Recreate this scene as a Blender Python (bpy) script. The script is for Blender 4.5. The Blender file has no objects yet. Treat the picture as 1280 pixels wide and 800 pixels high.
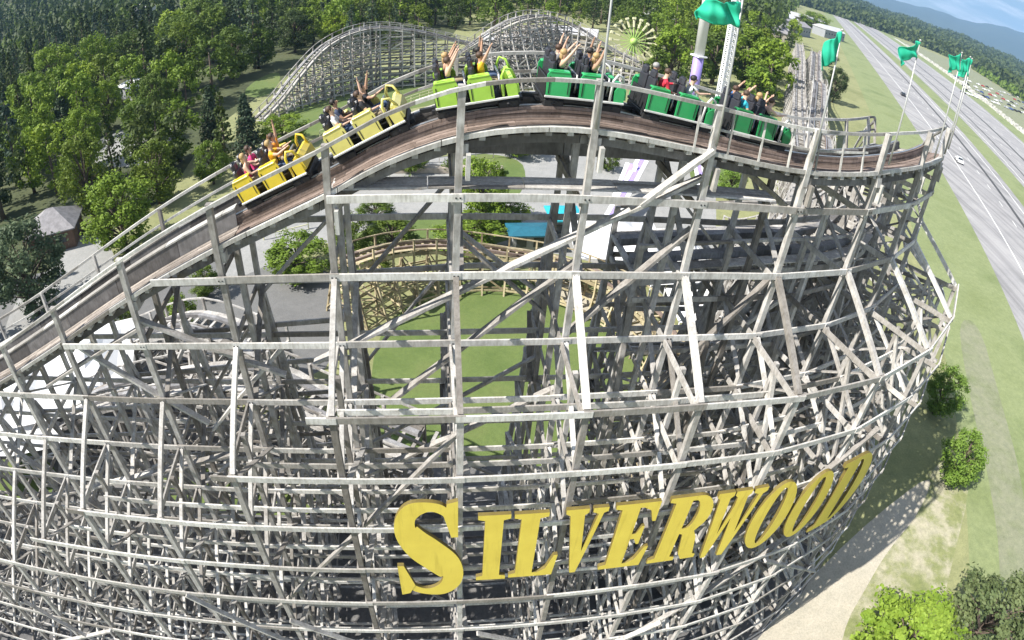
import bpy, bmesh, math, random
from mathutils import Vector, Matrix
random.seed(7)
R = math.radians
SC = bpy.context.scene
COL = SC.collection
CAMZ = 30.0

# ------------------------------------------------------------------ camera (wide action-camera lens)
PITCH, ROLL, FPX = R(36.0), R(4.9), 770.0
cf = Vector((0, math.cos(PITCH), -math.sin(PITCH)))
cu0 = Vector((0, math.sin(PITCH), math.cos(PITCH)))
cr0 = Vector((1, 0, 0))
cr = cr0 * math.cos(ROLL) + cu0 * math.sin(ROLL)
cu = cu0 * math.cos(ROLL) - cr0 * math.sin(ROLL)
cam = bpy.data.cameras.new('camera')
cam.type = 'PANO'
for tgt in (cam, getattr(cam, 'cycles', None)):
    try:
        tgt.panorama_type = 'FISHEYE_EQUISOLID'; tgt.fisheye_lens = FPX / 1280 * 36.0; tgt.fisheye_fov = R(170)
    except Exception:
        pass
cam.sensor_width = 36.0; cam.sensor_height = 22.5; cam.sensor_fit = 'HORIZONTAL'
cam.clip_start = 0.05; cam.clip_end = 30000
co = bpy.data.objects.new('camera', cam); COL.objects.link(co)
co.matrix_world = Matrix(((cr.x, cu.x, -cf.x, 0), (cr.y, cu.y, -cf.y, 0), (cr.z, cu.z, -cf.z, CAMZ), (0, 0, 0, 1)))
SC.camera = co

def G(px, py, z=0.0):
    """where the sight line of photograph pixel (px, py) meets the level z"""
    x, y = px - 640.0, py - 400.0
    n = math.hypot(x, y) + 1e-9
    th = 2 * math.asin(n / (2 * FPX))
    d = cr * (math.sin(th) * x / n) - cu * (math.sin(th) * y / n) + cf * math.cos(th)
    t = (CAMZ - z) / max(-d.z, 1e-4)
    return Vector((d.x * t, d.y * t, z))

# ------------------------------------------------------------------ materials
def new_mat(name, rough=0.8):
    m = bpy.data.materials.new(name); m.use_nodes = True
    nt = m.node_tree; b = nt.nodes['Principled BSDF']; b.inputs['Roughness'].default_value = rough
    return m, nt, b
def N(nt, t, **kw):
    n = nt.nodes.new(t)
    for k, v in kw.items():
        if k in n.inputs: n.inputs[k].default_value = v
        else: setattr(n, k, v)
    return n
def ramp(nt, fac, stops):
    r = nt.nodes.new('ShaderNodeValToRGB'); el = r.color_ramp.elements
    while len(el) < len(stops): el.new(0.5)
    for e, (p, c) in zip(el, stops):
        e.position = p; e.color = (*c, 1)
    nt.links.new(fac, r.inputs['Fac']); return r.outputs['Color']
def noise(nt, scale, detail=4, coord='Object', rough=0.6, stretch=None):
    tc = nt.nodes.new('ShaderNodeTexCoord'); n = nt.nodes.new('ShaderNodeTexNoise')
    n.inputs['Scale'].default_value = scale; n.inputs['Detail'].default_value = detail; n.inputs['Roughness'].default_value = rough
    if stretch:
        mp = nt.nodes.new('ShaderNodeMapping'); mp.inputs['Scale'].default_value = stretch
        nt.links.new(tc.outputs[coord], mp.inputs[0]); nt.links.new(mp.outputs[0], n.inputs['Vector'])
    else: nt.links.new(tc.outputs[coord], n.inputs['Vector'])
    return n.outputs['Fac']
def mixc(nt, a, b, fac, mode='MIX'):
    m = nt.nodes.new('ShaderNodeMix'); m.data_type = 'RGBA'; m.blend_type = mode
    for s, v in ((m.inputs[0], fac), (m.inputs[6], a), (m.inputs[7], b)):
        if isinstance(v, (int, float)): s.default_value = v
        elif isinstance(v, tuple): s.default_value = (*v, 1)
        else: nt.links.new(v, s)
    return m.outputs[2]
def bump(nt, b, h, s=0.3, d=0.02):
    n = nt.nodes.new('ShaderNodeBump'); n.inputs['Strength'].default_value = s; n.inputs['Distance'].default_value = d
    nt.links.new(h, n.inputs['Height']); nt.links.new(n.outputs[0], b.inputs['Normal'])
def wood(name, lo, hi, rough=0.85):
    m, nt, b = new_mat(name, rough)
    f = noise(nt, 2.2, 5); f2 = noise(nt, 14.0, 3, stretch=(1, 1, 0.25))
    c = ramp(nt, f, [(0.3, lo), (0.7, hi)])
    c = mixc(nt, c, ramp(nt, f2, [(0.35, (0.55, 0.53, 0.5)), (0.6, (1, 1, 1))]), 0.55, 'MULTIPLY')
    at = nt.nodes.new('ShaderNodeAttribute'); at.attribute_name = 'wear'
    g = ramp(nt, at.outputs['Fac'], [(0.0, (0.40, 0.375, 0.35)), (0.3, (0.80, 0.785, 0.77)), (0.7, (1.0, 1.0, 1.0)), (1.0, (1.2, 1.19, 1.17))])
    c = mixc(nt, c, g, 1.0, 'MULTIPLY')
    nt.links.new(c, b.inputs['Base Color']); bump(nt, b, f2, 0.25, 0.01); return m
def flat(name, col, rough=0.5, var=0.12, scale=3.0, metal=0.0, coat=0.0):
    m, nt, b = new_mat(name, rough)
    f = noise(nt, scale, 4)
    lo = tuple(c * (1 - var) for c in col); hi = tuple(min(1, c * (1 + var)) for c in col)
    nt.links.new(ramp(nt, f, [(0.35, lo), (0.65, hi)]), b.inputs['Base Color'])
    b.inputs['Metallic'].default_value = metal
    if coat: b.inputs['Coat Weight'].default_value = coat
    return m
M = {}
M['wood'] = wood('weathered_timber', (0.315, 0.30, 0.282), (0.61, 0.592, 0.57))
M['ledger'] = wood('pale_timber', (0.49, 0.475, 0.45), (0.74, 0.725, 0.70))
M['deck'] = wood('track_planks', (0.20, 0.15, 0.125), (0.33, 0.255, 0.22))
M['tandeck'] = wood('tan_planks', (0.24, 0.21, 0.185), (0.40, 0.355, 0.32))
M['leg'] = wood('sunlit_tone_leg_timber', (0.43, 0.415, 0.39), (0.72, 0.705, 0.68))  # paler copy of the timber, sun on the outer legs put into its colour
M['greydeck'] = wood('grey_planks', (0.19, 0.19, 0.20), (0.34, 0.34, 0.355))
M['edge'] = wood('edge_boards', (0.40, 0.39, 0.37), (0.62, 0.61, 0.58))
M['newwood'] = wood('fresh_timber', (0.40, 0.33, 0.20), (0.62, 0.54, 0.36))
M['rail'] = wood('rail_stack', (0.13, 0.125, 0.125), (0.25, 0.24, 0.24))
M['steel'] = flat('worn_steel', (0.5, 0.5, 0.5), 0.35, metal=0.8)
M['black'] = flat('black_steel', (0.018, 0.018, 0.02), 0.5)
M['dark'] = flat('dark_rubber', (0.03, 0.03, 0.035), 0.7)
M['vinyl'] = flat('seat_vinyl', (0.035, 0.036, 0.045), 0.45)
M['sill'] = flat('sill_paint', (0.62, 0.62, 0.6), 0.4)
M['bracket'] = flat('white_plate', (0.62, 0.62, 0.60), 0.5)
for k, c in (('yellow', (0.80, 0.60, 0.05)), ('pale_yellow', (0.76, 0.68, 0.20)), ('lime', (0.40, 0.66, 0.08)), ('green', (0.035, 0.42, 0.13)),
             ('green_mid', (0.03, 0.36, 0.11)), ('green_dark', (0.02, 0.22, 0.07))):
    M[k] = flat(k + '_paint', c, 0.35, 0.06, coat=0.3)
m_, nt, b_ = new_mat('yellow_sign_paint', 0.5)
c_ = ramp(nt, noise(nt, 1.3, 5), [(0.3, (0.70, 0.54, 0.08)), (0.7, (0.78, 0.62, 0.10))])
c_ = mixc(nt, c_, ramp(nt, noise(nt, 5.0, 5, stretch=(1, 1, 0.08)), [(0.30, (0.72, 0.69, 0.62)), (0.46, (1, 1, 1))]), 0.6, 'MULTIPLY'); nt.links.new(c_, b_.inputs['Base Color']); M['sign'] = m_
M['signedge'] = flat('shade_toned_sign_edge', (0.16, 0.12, 0.03), 0.7)  # darker yellow for the letter sides, their shade put into the colour

def foliage(name, lo, hi):
    m, nt, b = new_mat(name, 0.6)
    oi = nt.nodes.new('ShaderNodeObjectInfo')
    f = noise(nt, 0.55, 4); f2 = noise(nt, 6.0, 2)
    c = ramp(nt, f, [(0.3, lo), (0.7, hi)])
    c = mixc(nt, c, ramp(nt, f2, [(0.3, (0.7, 0.75, 0.6)), (0.7, (1.15, 1.1, 1.0))]), 0.8, 'MULTIPLY')
    c = mixc(nt, c, ramp(nt, oi.outputs['Random'], [(0, (0.75, 0.78, 0.85)), (0.5, (1, 1, 0.95)), (1, (1.25, 1.15, 0.9))]), 1.0, 'MULTIPLY')
    nt.links.new(c, b.inputs['Base Color'])
    b.inputs['Specular IOR Level'].default_value = 0.25
    tr = nt.nodes.new('ShaderNodeBsdfTranslucent'); nt.links.new(c, tr.inputs['Color'])
    mx = nt.nodes.new('ShaderNodeMixShader'); mx.inputs[0].default_value = 0.3
    out = nt.nodes['Material Output']
    nt.links.new(b.outputs[0], mx.inputs[1]); nt.links.new(tr.outputs[0], mx.inputs[2]); nt.links.new(mx.outputs[0], out.inputs['Surface'])
    return m
M['leaf_bright'] = foliage('bright_leaves', (0.13, 0.21, 0.022), (0.27, 0.38, 0.055))
M['leaf_mid'] = foliage('mid_leaves', (0.085, 0.14, 0.022), (0.17, 0.24, 0.045))
M['leaf_dark'] = foliage('dark_needles', (0.042, 0.07, 0.024), (0.10, 0.14, 0.048))
M['leaf_grey'] = foliage('grey_leaves', (0.085, 0.13, 0.07), (0.18, 0.23, 0.13))
M['leaf_blue'] = foliage('blue_needles', (0.05, 0.085, 0.06), (0.10, 0.15, 0.11))
M['leaf_lime'] = foliage('lime_leaves', (0.14, 0.25, 0.035), (0.29, 0.42, 0.09))
M['bark'] = flat('bark', (0.12, 0.09, 0.07), 0.9, 0.3, 5)

def ground_mat(name, cols, s1=0.02, s2=0.6, rough=0.95, fine=0.5):
    m, nt, b = new_mat(name, rough)
    f = noise(nt, s1, 6, rough=0.65); f2 = noise(nt, s2, 6, rough=0.7)
    n = len(cols)
    c = ramp(nt, f, [(0.3 + 0.4 * i / (n - 1), c) for i, c in enumerate(cols)])
    c = mixc(nt, c, ramp(nt, f2, [(0.3, (0.72, 0.74, 0.7)), (0.7, (1.18, 1.15, 1.1))]), fine, 'MULTIPLY')
    c = mixc(nt, c, ramp(nt, noise(nt, s2 * 6, 3, rough=0.8), [(0.35, (0.72, 0.73, 0.70)), (0.6, (1.12, 1.12, 1.1))]), 0.6, 'MULTIPLY')
    nt.links.new(c, b.inputs['Base Color']); bump(nt, b, f2, 0.5, 0.08); return m
M['ground'] = ground_mat('dry_meadow', [(0.16, 0.18, 0.07), (0.27, 0.28, 0.14), (0.20, 0.225, 0.095)], 0.03, 1.0, fine=0.8)
M['verge'] = ground_mat('verge_grass', [(0.14, 0.185, 0.07), (0.23, 0.27, 0.13), (0.18, 0.22, 0.09)], 0.06, 1.6, fine=0.8)
M['lawn'] = ground_mat('mown_lawn', [(0.085, 0.135, 0.032), (0.125, 0.175, 0.05), (0.15, 0.18, 0.06)], 0.12, 2.5)
M['asphalt'] = ground_mat('asphalt', [(0.13, 0.13, 0.135), (0.20, 0.20, 0.205)], 0.05, 1.5)
m_r, nt, b_ = new_mat('highway_asphalt', 0.9)
tc = nt.nodes.new('ShaderNodeTexCoord'); mp = nt.nodes.new('ShaderNodeMapping'); mp.vector_type = 'POINT'; mp.inputs['Rotation'].default_value = (0, 0, R(24.2)); mp.inputs['Scale'].default_value = (0.55, 0.012, 1)
n1 = nt.nodes.new('ShaderNodeTexNoise'); n1.inputs['Scale'].default_value = 1.0; n1.inputs['Detail'].default_value = 5; nt.links.new(tc.outputs['Object'], mp.inputs[0]); nt.links.new(mp.outputs[0], n1.inputs['Vector'])
c_ = ramp(nt, n1.outputs['Fac'], [(0.3, (0.20, 0.197, 0.20)), (0.5, (0.31, 0.305, 0.31)), (0.7, (0.37, 0.365, 0.365))])
c_ = mixc(nt, c_, ramp(nt, noise(nt, 0.09, 6, rough=0.75), [(0.35, (0.8, 0.8, 0.8)), (0.6, (1.08, 1.07, 1.06))]), 0.8, 'MULTIPLY'); nt.links.new(c_, b_.inputs['Base Color']); M['road'] = m_r
M['trackgrey'] = ground_mat('grassy_gravel', [(0.16, 0.195, 0.09), (0.245, 0.255, 0.175), (0.185, 0.215, 0.115)], 0.15, 1.6, fine=0.8)
M['plaza'] = ground_mat('plaza_concrete', [(0.27, 0.27, 0.275), (0.36, 0.36, 0.365)], 0.08, 1.2)
M['sand'] = ground_mat('pale_dirt', [(0.42, 0.38, 0.31), (0.52, 0.48, 0.41)], 0.08, 1.3)
M['patchy'] = ground_mat('patchy_dirt_and_grass', [(0.45, 0.41, 0.33), (0.40, 0.38, 0.28), (0.24, 0.26, 0.12), (0.20, 0.23, 0.09)], 0.42, 2.2, fine=0.9)
M['gravel'] = ground_mat('shade_toned_gravel', [(0.11, 0.11, 0.12), (0.22, 0.215, 0.22)], 0.1, 3.0, fine=1.0)  # gravel colour darkened to hold the shade under the trestle
M['whiteg'] = ground_mat('white_gravel', [(0.42, 0.41, 0.39), (0.6, 0.59, 0.57)], 0.1, 1.0, fine=0.8)
M['paint'] = flat('road_paint', (0.75, 0.75, 0.73), 0.6, 0.15, 0.8)
M['seam'] = flat('asphalt_seam', (0.07, 0.07, 0.072), 0.9, 0.2, 0.5)
M['woodfloor'] = ground_mat('woodland_floor', [(0.03, 0.04, 0.018), (0.07, 0.085, 0.035), (0.10, 0.11, 0.055)], 0.05, 0.8, fine=0.9)  # floor colour kept extra dark to stand for shade under the trees
M['forest'] = ground_mat('forest_floor', [(0.035, 0.055, 0.025), (0.07, 0.10, 0.04), (0.05, 0.075, 0.03)], 0.012, 0.2, fine=0.9)
M['mount'] = ground_mat('mountain_forest', [(0.03, 0.05, 0.035), (0.06, 0.08, 0.05)], 0.002, 0.01)
M['white'] = flat('white_canvas', (0.78, 0.78, 0.78), 0.6, 0.04, 0.8)
M['roofgrey'] = flat('grey_roof', (0.26, 0.25, 0.26), 0.8, 0.2, 1.5)
M['roofdark'] = flat('dark_roof', (0.09, 0.075, 0.07), 0.85, 0.2, 1.5)
M['roofpale'] = flat('pale_metal_roof', (0.5, 0.5, 0.52), 0.45, 0.1, 0.5)
M['teal'] = flat('turquoise_roof', (0.03, 0.42, 0.52), 0.45, 0.08)
M['wallbrown'] = flat('brown_wall', (0.16, 0.10, 0.07), 0.85, 0.15)
M['walltan'] = flat('tan_wall', (0.38, 0.33, 0.27), 0.85, 0.12)
M['wallgrey'] = flat('grey_wall', (0.30, 0.31, 0.33), 0.8, 0.12)
M['glass'] = flat('dark_glass', (0.03, 0.04, 0.05), 0.15)
M['flag'] = flat('teal_flag_cloth', (0.015, 0.42, 0.26), 0.7, 0.12, 1.5)
M['pole'] = flat('pole_metal', (0.42, 0.42, 0.40), 0.4, 0.05, metal=0.3)
M['towerwhite'] = flat('tower_white', (0.8, 0.8, 0.8), 0.4, 0.03)
M['lilac'] = flat('lilac_paint', (0.36, 0.28, 0.68), 0.4, 0.05)
M['ridegreen'] = flat('ride_green', (0.42, 0.62, 0.16), 0.45, 0.1)
M['ridecream'] = flat('ride_cream', (0.68, 0.66, 0.42), 0.5, 0.08)
SKIN = [flat('skin_' + a, c, 0.5, 0.04) for a, c in (('light', (0.62, 0.40, 0.29)), ('tan', (0.50, 0.30, 0.20)), ('brown', (0.32, 0.18, 0.11)))]
HAIR = [flat('hair_' + a, c, 0.6, 0.15, 20) for a, c in (('brown', (0.07, 0.04, 0.025)), ('black', (0.02, 0.017, 0.015)), ('blond', (0.40, 0.27, 0.12)), ('grey', (0.3, 0.29, 0.28)))]
CL = {}
for k, c in (('pink', (0.75, 0.06, 0.22)), ('orange', (0.80, 0.28, 0.03)), ('gold', (0.78, 0.42, 0.03)), ('black', (0.02, 0.02, 0.024)), ('white', (0.72, 0.72, 0.72)),
             ('navy', (0.04, 0.055, 0.10)), ('red', (0.62, 0.03, 0.06)), ('cyan', (0.04, 0.42, 0.55)), ('grey', (0.2, 0.2, 0.21)), ('jean', (0.07, 0.11, 0.2)), ('khaki', (0.32, 0.26, 0.17)), ('blue', (0.05, 0.15, 0.36))):
    CL[k] = flat(k + '_cloth', c, 0.85, 0.12, 8)

# ------------------------------------------------------------------ helpers
def tag(o, label=None, cat=None, group=None, kind=None):
    if label: o['label'] = label
    if cat: o['category'] = cat
    if group: o['group'] = group
    if kind: o['kind'] = kind
    return o
def empty(name, loc=(0, 0, 0), rz=0.0, label=None, cat=None, group=None):
    o = bpy.data.objects.new(name, None); COL.objects.link(o); o.location = loc; o.rotation_euler = (0, 0, rz)
    o.empty_display_size = 0.2
    return tag(o, label, cat, group)
class MB:
    """collects boxes, tubes and polygons and links them as one mesh object"""
    def __init__(s): s.v = []; s.f = []; s.m = []; s.w = []
    def poly(s, pts, faces, mi=0, wear=None):
        b = len(s.v); wv = random.random() if wear is None else wear
        s.v += [tuple(p) for p in pts]; s.w += [wv] * len(pts)
        s.f += [tuple(b + i for i in f) for f in faces]; s.m += [mi] * len(faces)
    def beam(s, a, b, w, h, up=None, mi=0, wear=None):
        a = Vector(a); b = Vector(b); d = b - a
        if d.length < 1e-4: return
        d.normalize(); up = Vector(up) if up is not None else Vector((0, 0, 1))
        if abs(d.dot(up)) > 0.98: up = Vector((1, 0, 0)) if abs(d.x) < 0.9 else Vector((0, 1, 0))
        x = d.cross(up).normalized() * (w / 2); y = x.cross(d).normalized() * (h / 2)
        P = [a - x - y, a + x - y, a + x + y, a - x + y, b - x - y, b + x - y, b + x + y, b - x + y]
        s.poly(P, [(3, 2, 1, 0), (4, 5, 6, 7), (0, 1, 5, 4), (1, 2, 6, 5), (2, 3, 7, 6), (3, 0, 4, 7)], mi, wear)
    def box(s, c, d, mi=0, bev=0.0, rz=0.0):
        x, y, z = d[0] / 2, d[1] / 2, d[2] / 2; c = Vector(c); rot = Matrix.Rotation(rz, 3, 'Z')
        if bev <= 0:
            P = [c + rot @ Vector(p) for p in ((-x, -y, -z), (x, -y, -z), (x, y, -z), (-x, y, -z), (-x, -y, z), (x, -y, z), (x, y, z), (-x, y, z))]
            s.poly(P, [(3, 2, 1, 0), (4, 5, 6, 7), (0, 1, 5, 4), (1, 2, 6, 5), (2, 3, 7, 6), (3, 0, 4, 7)], mi, 0.5); return
        ring = lambda X, Y, b: [(-X + b, -Y), (X - b, -Y), (X, -Y + b), (X, Y - b), (X - b, Y), (-X + b, Y), (-X, Y - b), (-X, -Y + b)]
        L = [(z0, ring(X, Y, b)) for z0, X, Y, b in ((-z, x - bev, y - bev, bev), (-z + bev, x, y, bev), (z - bev, x, y, bev), (z, x - bev, y - bev, bev))]
        P = [c + rot @ Vector((px, py, z0)) for z0, rg in L for px, py in rg]
        F = [tuple(reversed(range(8))), tuple(range(24, 32))]
        for k in range(3):
            for i in range(8): j = (i + 1) % 8; F.append((k * 8 + i, k * 8 + j, k * 8 + 8 + j, k * 8 + 8 + i))
        s.poly(P, F, mi, 0.5)
    def tube(s, pts, rad, n=6, mi=0, cap=True, wear=0.5):
        pts = [Vector(p) for p in pts]; rs = rad if isinstance(rad, (list, tuple)) else [rad] * len(pts)
        P = []; F = []; px = None
        for i, p in enumerate(pts):
            d = (pts[min(i + 1, len(pts) - 1)] - pts[max(i - 1, 0)]).normalized()
            ref = px if px is not None else (Vector((0, 0, 1)) if abs(d.z) < 0.9 else Vector((1, 0, 0)))
            y = d.cross(ref)
            if y.length < 1e-3: y = d.cross(Vector((0.3, 0.8, 0.5)))
            y.normalize(); x = y.cross(d).normalized(); px = x
            for k in range(n):
                a = 2 * math.pi * k / n; P.append(p + (x * math.cos(a) + y * math.sin(a)) * rs[i])
        for i in range(len(pts) - 1):
            for k in range(n):
                j = (k + 1) % n; F.append((i * n + k, i * n + j, (i + 1) * n + j, (i + 1) * n + k))
        if cap: F.append(tuple(reversed(range(n)))); F.append(tuple(range((len(pts) - 1) * n, len(pts) * n)))
        s.poly(P, F, mi, wear)
    def ball(s, c, r, sx=1, sy=1, sz=1, mi=0, seg=8, rings=5):
        c = Vector(c); P = [c + Vector((0, 0, -r * sz))]; F = []
        for i in range(1, rings):
            t = math.pi * i / rings
            for k in range(seg):
                a = 2 * math.pi * k / seg
                P.append(c + Vector((r * sx * math.sin(t) * math.cos(a), r * sy * math.sin(t) * math.sin(a), -r * sz * math.cos(t))))
        P.append(c + Vector((0, 0, r * sz))); n = len(P) - 1
        for k in range(seg):
            j = (k + 1) % seg; F.append((0, 1 + j, 1 + k))
            for i in range(rings - 2): a = 1 + i * seg; F.append((a + k, a + j, a + seg + j, a + seg + k))
            a = 1 + (rings - 2) * seg; F.append((a + k, a + j, n))
        s.poly(P, F, mi, 0.5)
    def build(s, name, mats, parent=None, smooth=False):
        me = bpy.data.meshes.new(name); me.from_pydata(s.v, [], s.f)
        for m in (mats if isinstance(mats, (list, tuple)) else [mats]): me.materials.append(m)
        me.polygons.foreach_set('material_index', s.m)
        at = me.attributes.new('wear', 'FLOAT', 'POINT'); at.data.foreach_set('value', s.w)
        if smooth: me.polygons.foreach_set('use_smooth', [True] * len(me.polygons))
        me.update()
        o = bpy.data.objects.new(name, me); COL.objects.link(o)
        if parent is not None: o.parent = parent
        return o
def sheet(name, pts, mat, z, kind='structure', tess=False):
    me = bpy.data.meshes.new(name); me.from_pydata([(p[0], p[1], z) for p in pts], [], [tuple(range(len(pts)))])
    me.materials.append(mat); me.update()
    if me.polygons[0].normal.z < 0: me.flip_normals()
    o = bpy.data.objects.new(name, me); COL.objects.link(o); o['kind'] = kind; return o
def smoothpoly(pts, it=3):
    pts = [Vector((p[0], p[1])) for p in pts]
    for _ in range(it):
        q = []
        for i in range(len(pts)):
            a, b = pts[i], pts[(i + 1) % len(pts)]; q += [a * 0.75 + b * 0.25, a * 0.25 + b * 0.75]
        pts = q
    return pts
def copy_tree(o, parent=None, loc=None, rz=None, sc=None):
    c = o.copy(); COL.objects.link(c)
    if parent is not None: c.parent = parent
    if loc is not None: c.location = loc
    if rz is not None: c.rotation_euler = (0, 0, rz)
    if sc is not None: c.scale = sc if isinstance(sc, (tuple, list)) else (sc, sc, sc)
    for ch in CHILD.get(o.name, []):
        copy_tree(ch, c)
    return c
CHILD = {}
def learn(o, kids): CHILD[o.name] = kids

# ------------------------------------------------------------------ world and sun
w = bpy.data.worlds.new('World'); SC.world = w; w.use_nodes = True
nt = w.node_tree; bg = nt.nodes['Background']
SUN_EL, SUN_DIR = R(44), R(180 + 25)      # direction towards the sun in the plan
sky = nt.nodes.new('ShaderNodeTexSky'); sky.sky_type = 'NISHITA'; sky.sun_disc = False
sky.sun_elevation = SUN_EL; sky.sun_rotation = math.pi / 2 - SUN_DIR
sky.altitude = 600; sky.air_density = 1.0; sky.dust_density = 0.4; sky.ozone_density = 2.0
tc = nt.nodes.new('ShaderNodeTexCoord'); mp = nt.nodes.new('ShaderNodeMapping'); mp.inputs['Scale'].default_value = (2.2, 2.2, 14)
ns = nt.nodes.new('ShaderNodeTexNoise'); ns.inputs['Scale'].default_value = 2.4; ns.inputs['Detail'].default_value = 7; ns.inputs['Roughness'].default_value = 0.62
nt.links.new(tc.outputs['Generated'], mp.inputs[0]); nt.links.new(mp.outputs[0], ns.inputs['Vector'])
cr_ = ramp(nt, ns.outputs['Fac'], [(0.47, (0, 0, 0)), (0.64, (0.95, 0.95, 0.95))])
mx = mixc(nt, sky.outputs[0], (15.0, 15.4, 16.0), cr_)
nt.links.new(mx, bg.inputs['Color']); bg.inputs['Strength'].default_value = 0.05
sl = bpy.data.lights.new('sun', 'SUN'); sl.energy = 5.0; sl.angle = R(0.53); sl.color = (1.0, 0.955, 0.88)
so = bpy.data.objects.new('sun', sl); COL.objects.link(so)
sv = Vector((math.cos(SUN_EL) * math.cos(SUN_DIR), math.cos(SUN_EL) * math.sin(SUN_DIR), math.sin(SUN_EL)))
so.rotation_euler = sv.to_track_quat('Z', 'Y').to_euler(); so.location = sv * 200
vs = SC.view_settings; vs.view_transform = 'Standard'; vs.look = 'None'; vs.gamma = 1.0; vs.use_curve_mapping = False; vs.exposure = 1.0

# ------------------------------------------------------------------ main coaster layout
A0 = R(9.76); U0 = Vector((math.cos(A0), math.sin(A0))); S1 = 8.6; RR = 15.6; TURN = R(66.0) - A0
P1 = Vector((-1.5, 13.0)) + U0 * S1; CC = P1 + Vector((-U0.y, U0.x)) * RR
S2 = S1 + RR * TURN
def C(s):
    if s <= S1: return Vector((-1.5, 13.0)) + U0 * s, U0.copy()
    t = min((s - S1) / RR, TURN); h = A0 + t
    p = CC + RR * Vector((math.sin(h), -math.cos(h))); u = Vector((math.cos(h), math.sin(h)))
    if s > S2: p = p + u * (s - S2)
    return p, u
def smooth_table(tab):
    def f(s):
        if s <= tab[0][0]: return tab[0][1]
        if s >= tab[-1][0]: return tab[-1][1]
        for i in range(len(tab) - 1):
            (a, b), (c, d) = tab[i], tab[i + 1]
            if a <= s <= c:
                m0 = (d - tab[i - 1][1]) / (c - tab[i - 1][0]) if i else (d - b) / (c - a)
                m1 = (tab[i + 2][1] - b) / (tab[i + 2][0] - a) if i + 2 < len(tab) else (d - b) / (c - a)
                h = c - a; t = (s - a) / h
                return (2*t**3-3*t*t+1)*b + (t**3-2*t*t+t)*h*m0 + (-2*t**3+3*t*t)*d + (t**3-t*t)*h*m1
    return f
TZ = smooth_table([(-48, 3.5), (-40, 7.2), (-30, 12.1), (-22, 16.0), (-16.3, 18.1), (-13.1, 19.5), (-9, 21.5), (-6.4, 22.7), (-3.1, 24.15), (-1.7, 24.9), (-0.1, 25.5),
                   (1.3, 25.75), (3, 25.8), (5.4, 25.55), (8.5, 25.25), (11, 25.3), (14, 25.5), (19, 25.5), (22, 24.9), (26, 23.2), (32, 18.6), (40, 12.2), (46, 8.8), (54, 7.2), (64, 8.2), (80, 10.0), (100, 7.0), (130, 10), (160, 6.5), (200, 9), (240, 6)])
BANK = smooth_table([(4, 0), (8, R(4)), (12, R(13)), (20, R(15)), (27, R(6)), (32, 0), (40, 0)])
LV = [0.533 + 2.1333 * k for k in range(12)]
def sm(x): x = max(0, min(1, x)); return x * x * (3 - 2 * x)
KICK = 2.1333
def off(s, z, zt=21.86):
    """how far the outer leg line stands out from the post line at level z"""
    if z >= zt: return 0.0
    h = zt - z; fl = max(0.0, min(0.4, (s - 14) * .06))
    return 2.85 * h / KICK if h < KICK else 2.85 + 0.045 * (h - KICK) + fl
def pt(s, w, z):
    """point at arc length s, w metres inwards from the outer edge, level z"""
    p, u = C(s); n = Vector((-u.y, u.x)); q = p + n * w; return Vector((q.x, q.y, z))
def deck(s, w, dz=0.0):
    b = BANK(s); z = TZ(s); p, u = C(s); n = Vector((-u.y, u.x))
    q = p + n * (w * math.cos(b) + dz * math.sin(b)); return Vector((q.x, q.y, z - w * math.sin(b) + dz * math.cos(b)))

root = empty('wooden_roller_coaster', (0, 30, 0), 0, 'huge weathered grey timber roller coaster hill and turn carrying the train and the yellow lettering', 'roller coaster')
INV = Matrix.Translation((0, -30, 0))
def bp(mb, name, mat, parent, smooth=False):
    if parent is root or getattr(parent, 'in_root', False) or True:
        mb.v = [(v[0], v[1] - 30, v[2]) for v in mb.v]
    return mb.build(name, mat, parent, smooth)
LASTZ = 26.0
def batter_top(T):
    k = [z for z in LV if z <= T - 2.3]
    return k[-1] if k else None

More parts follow.
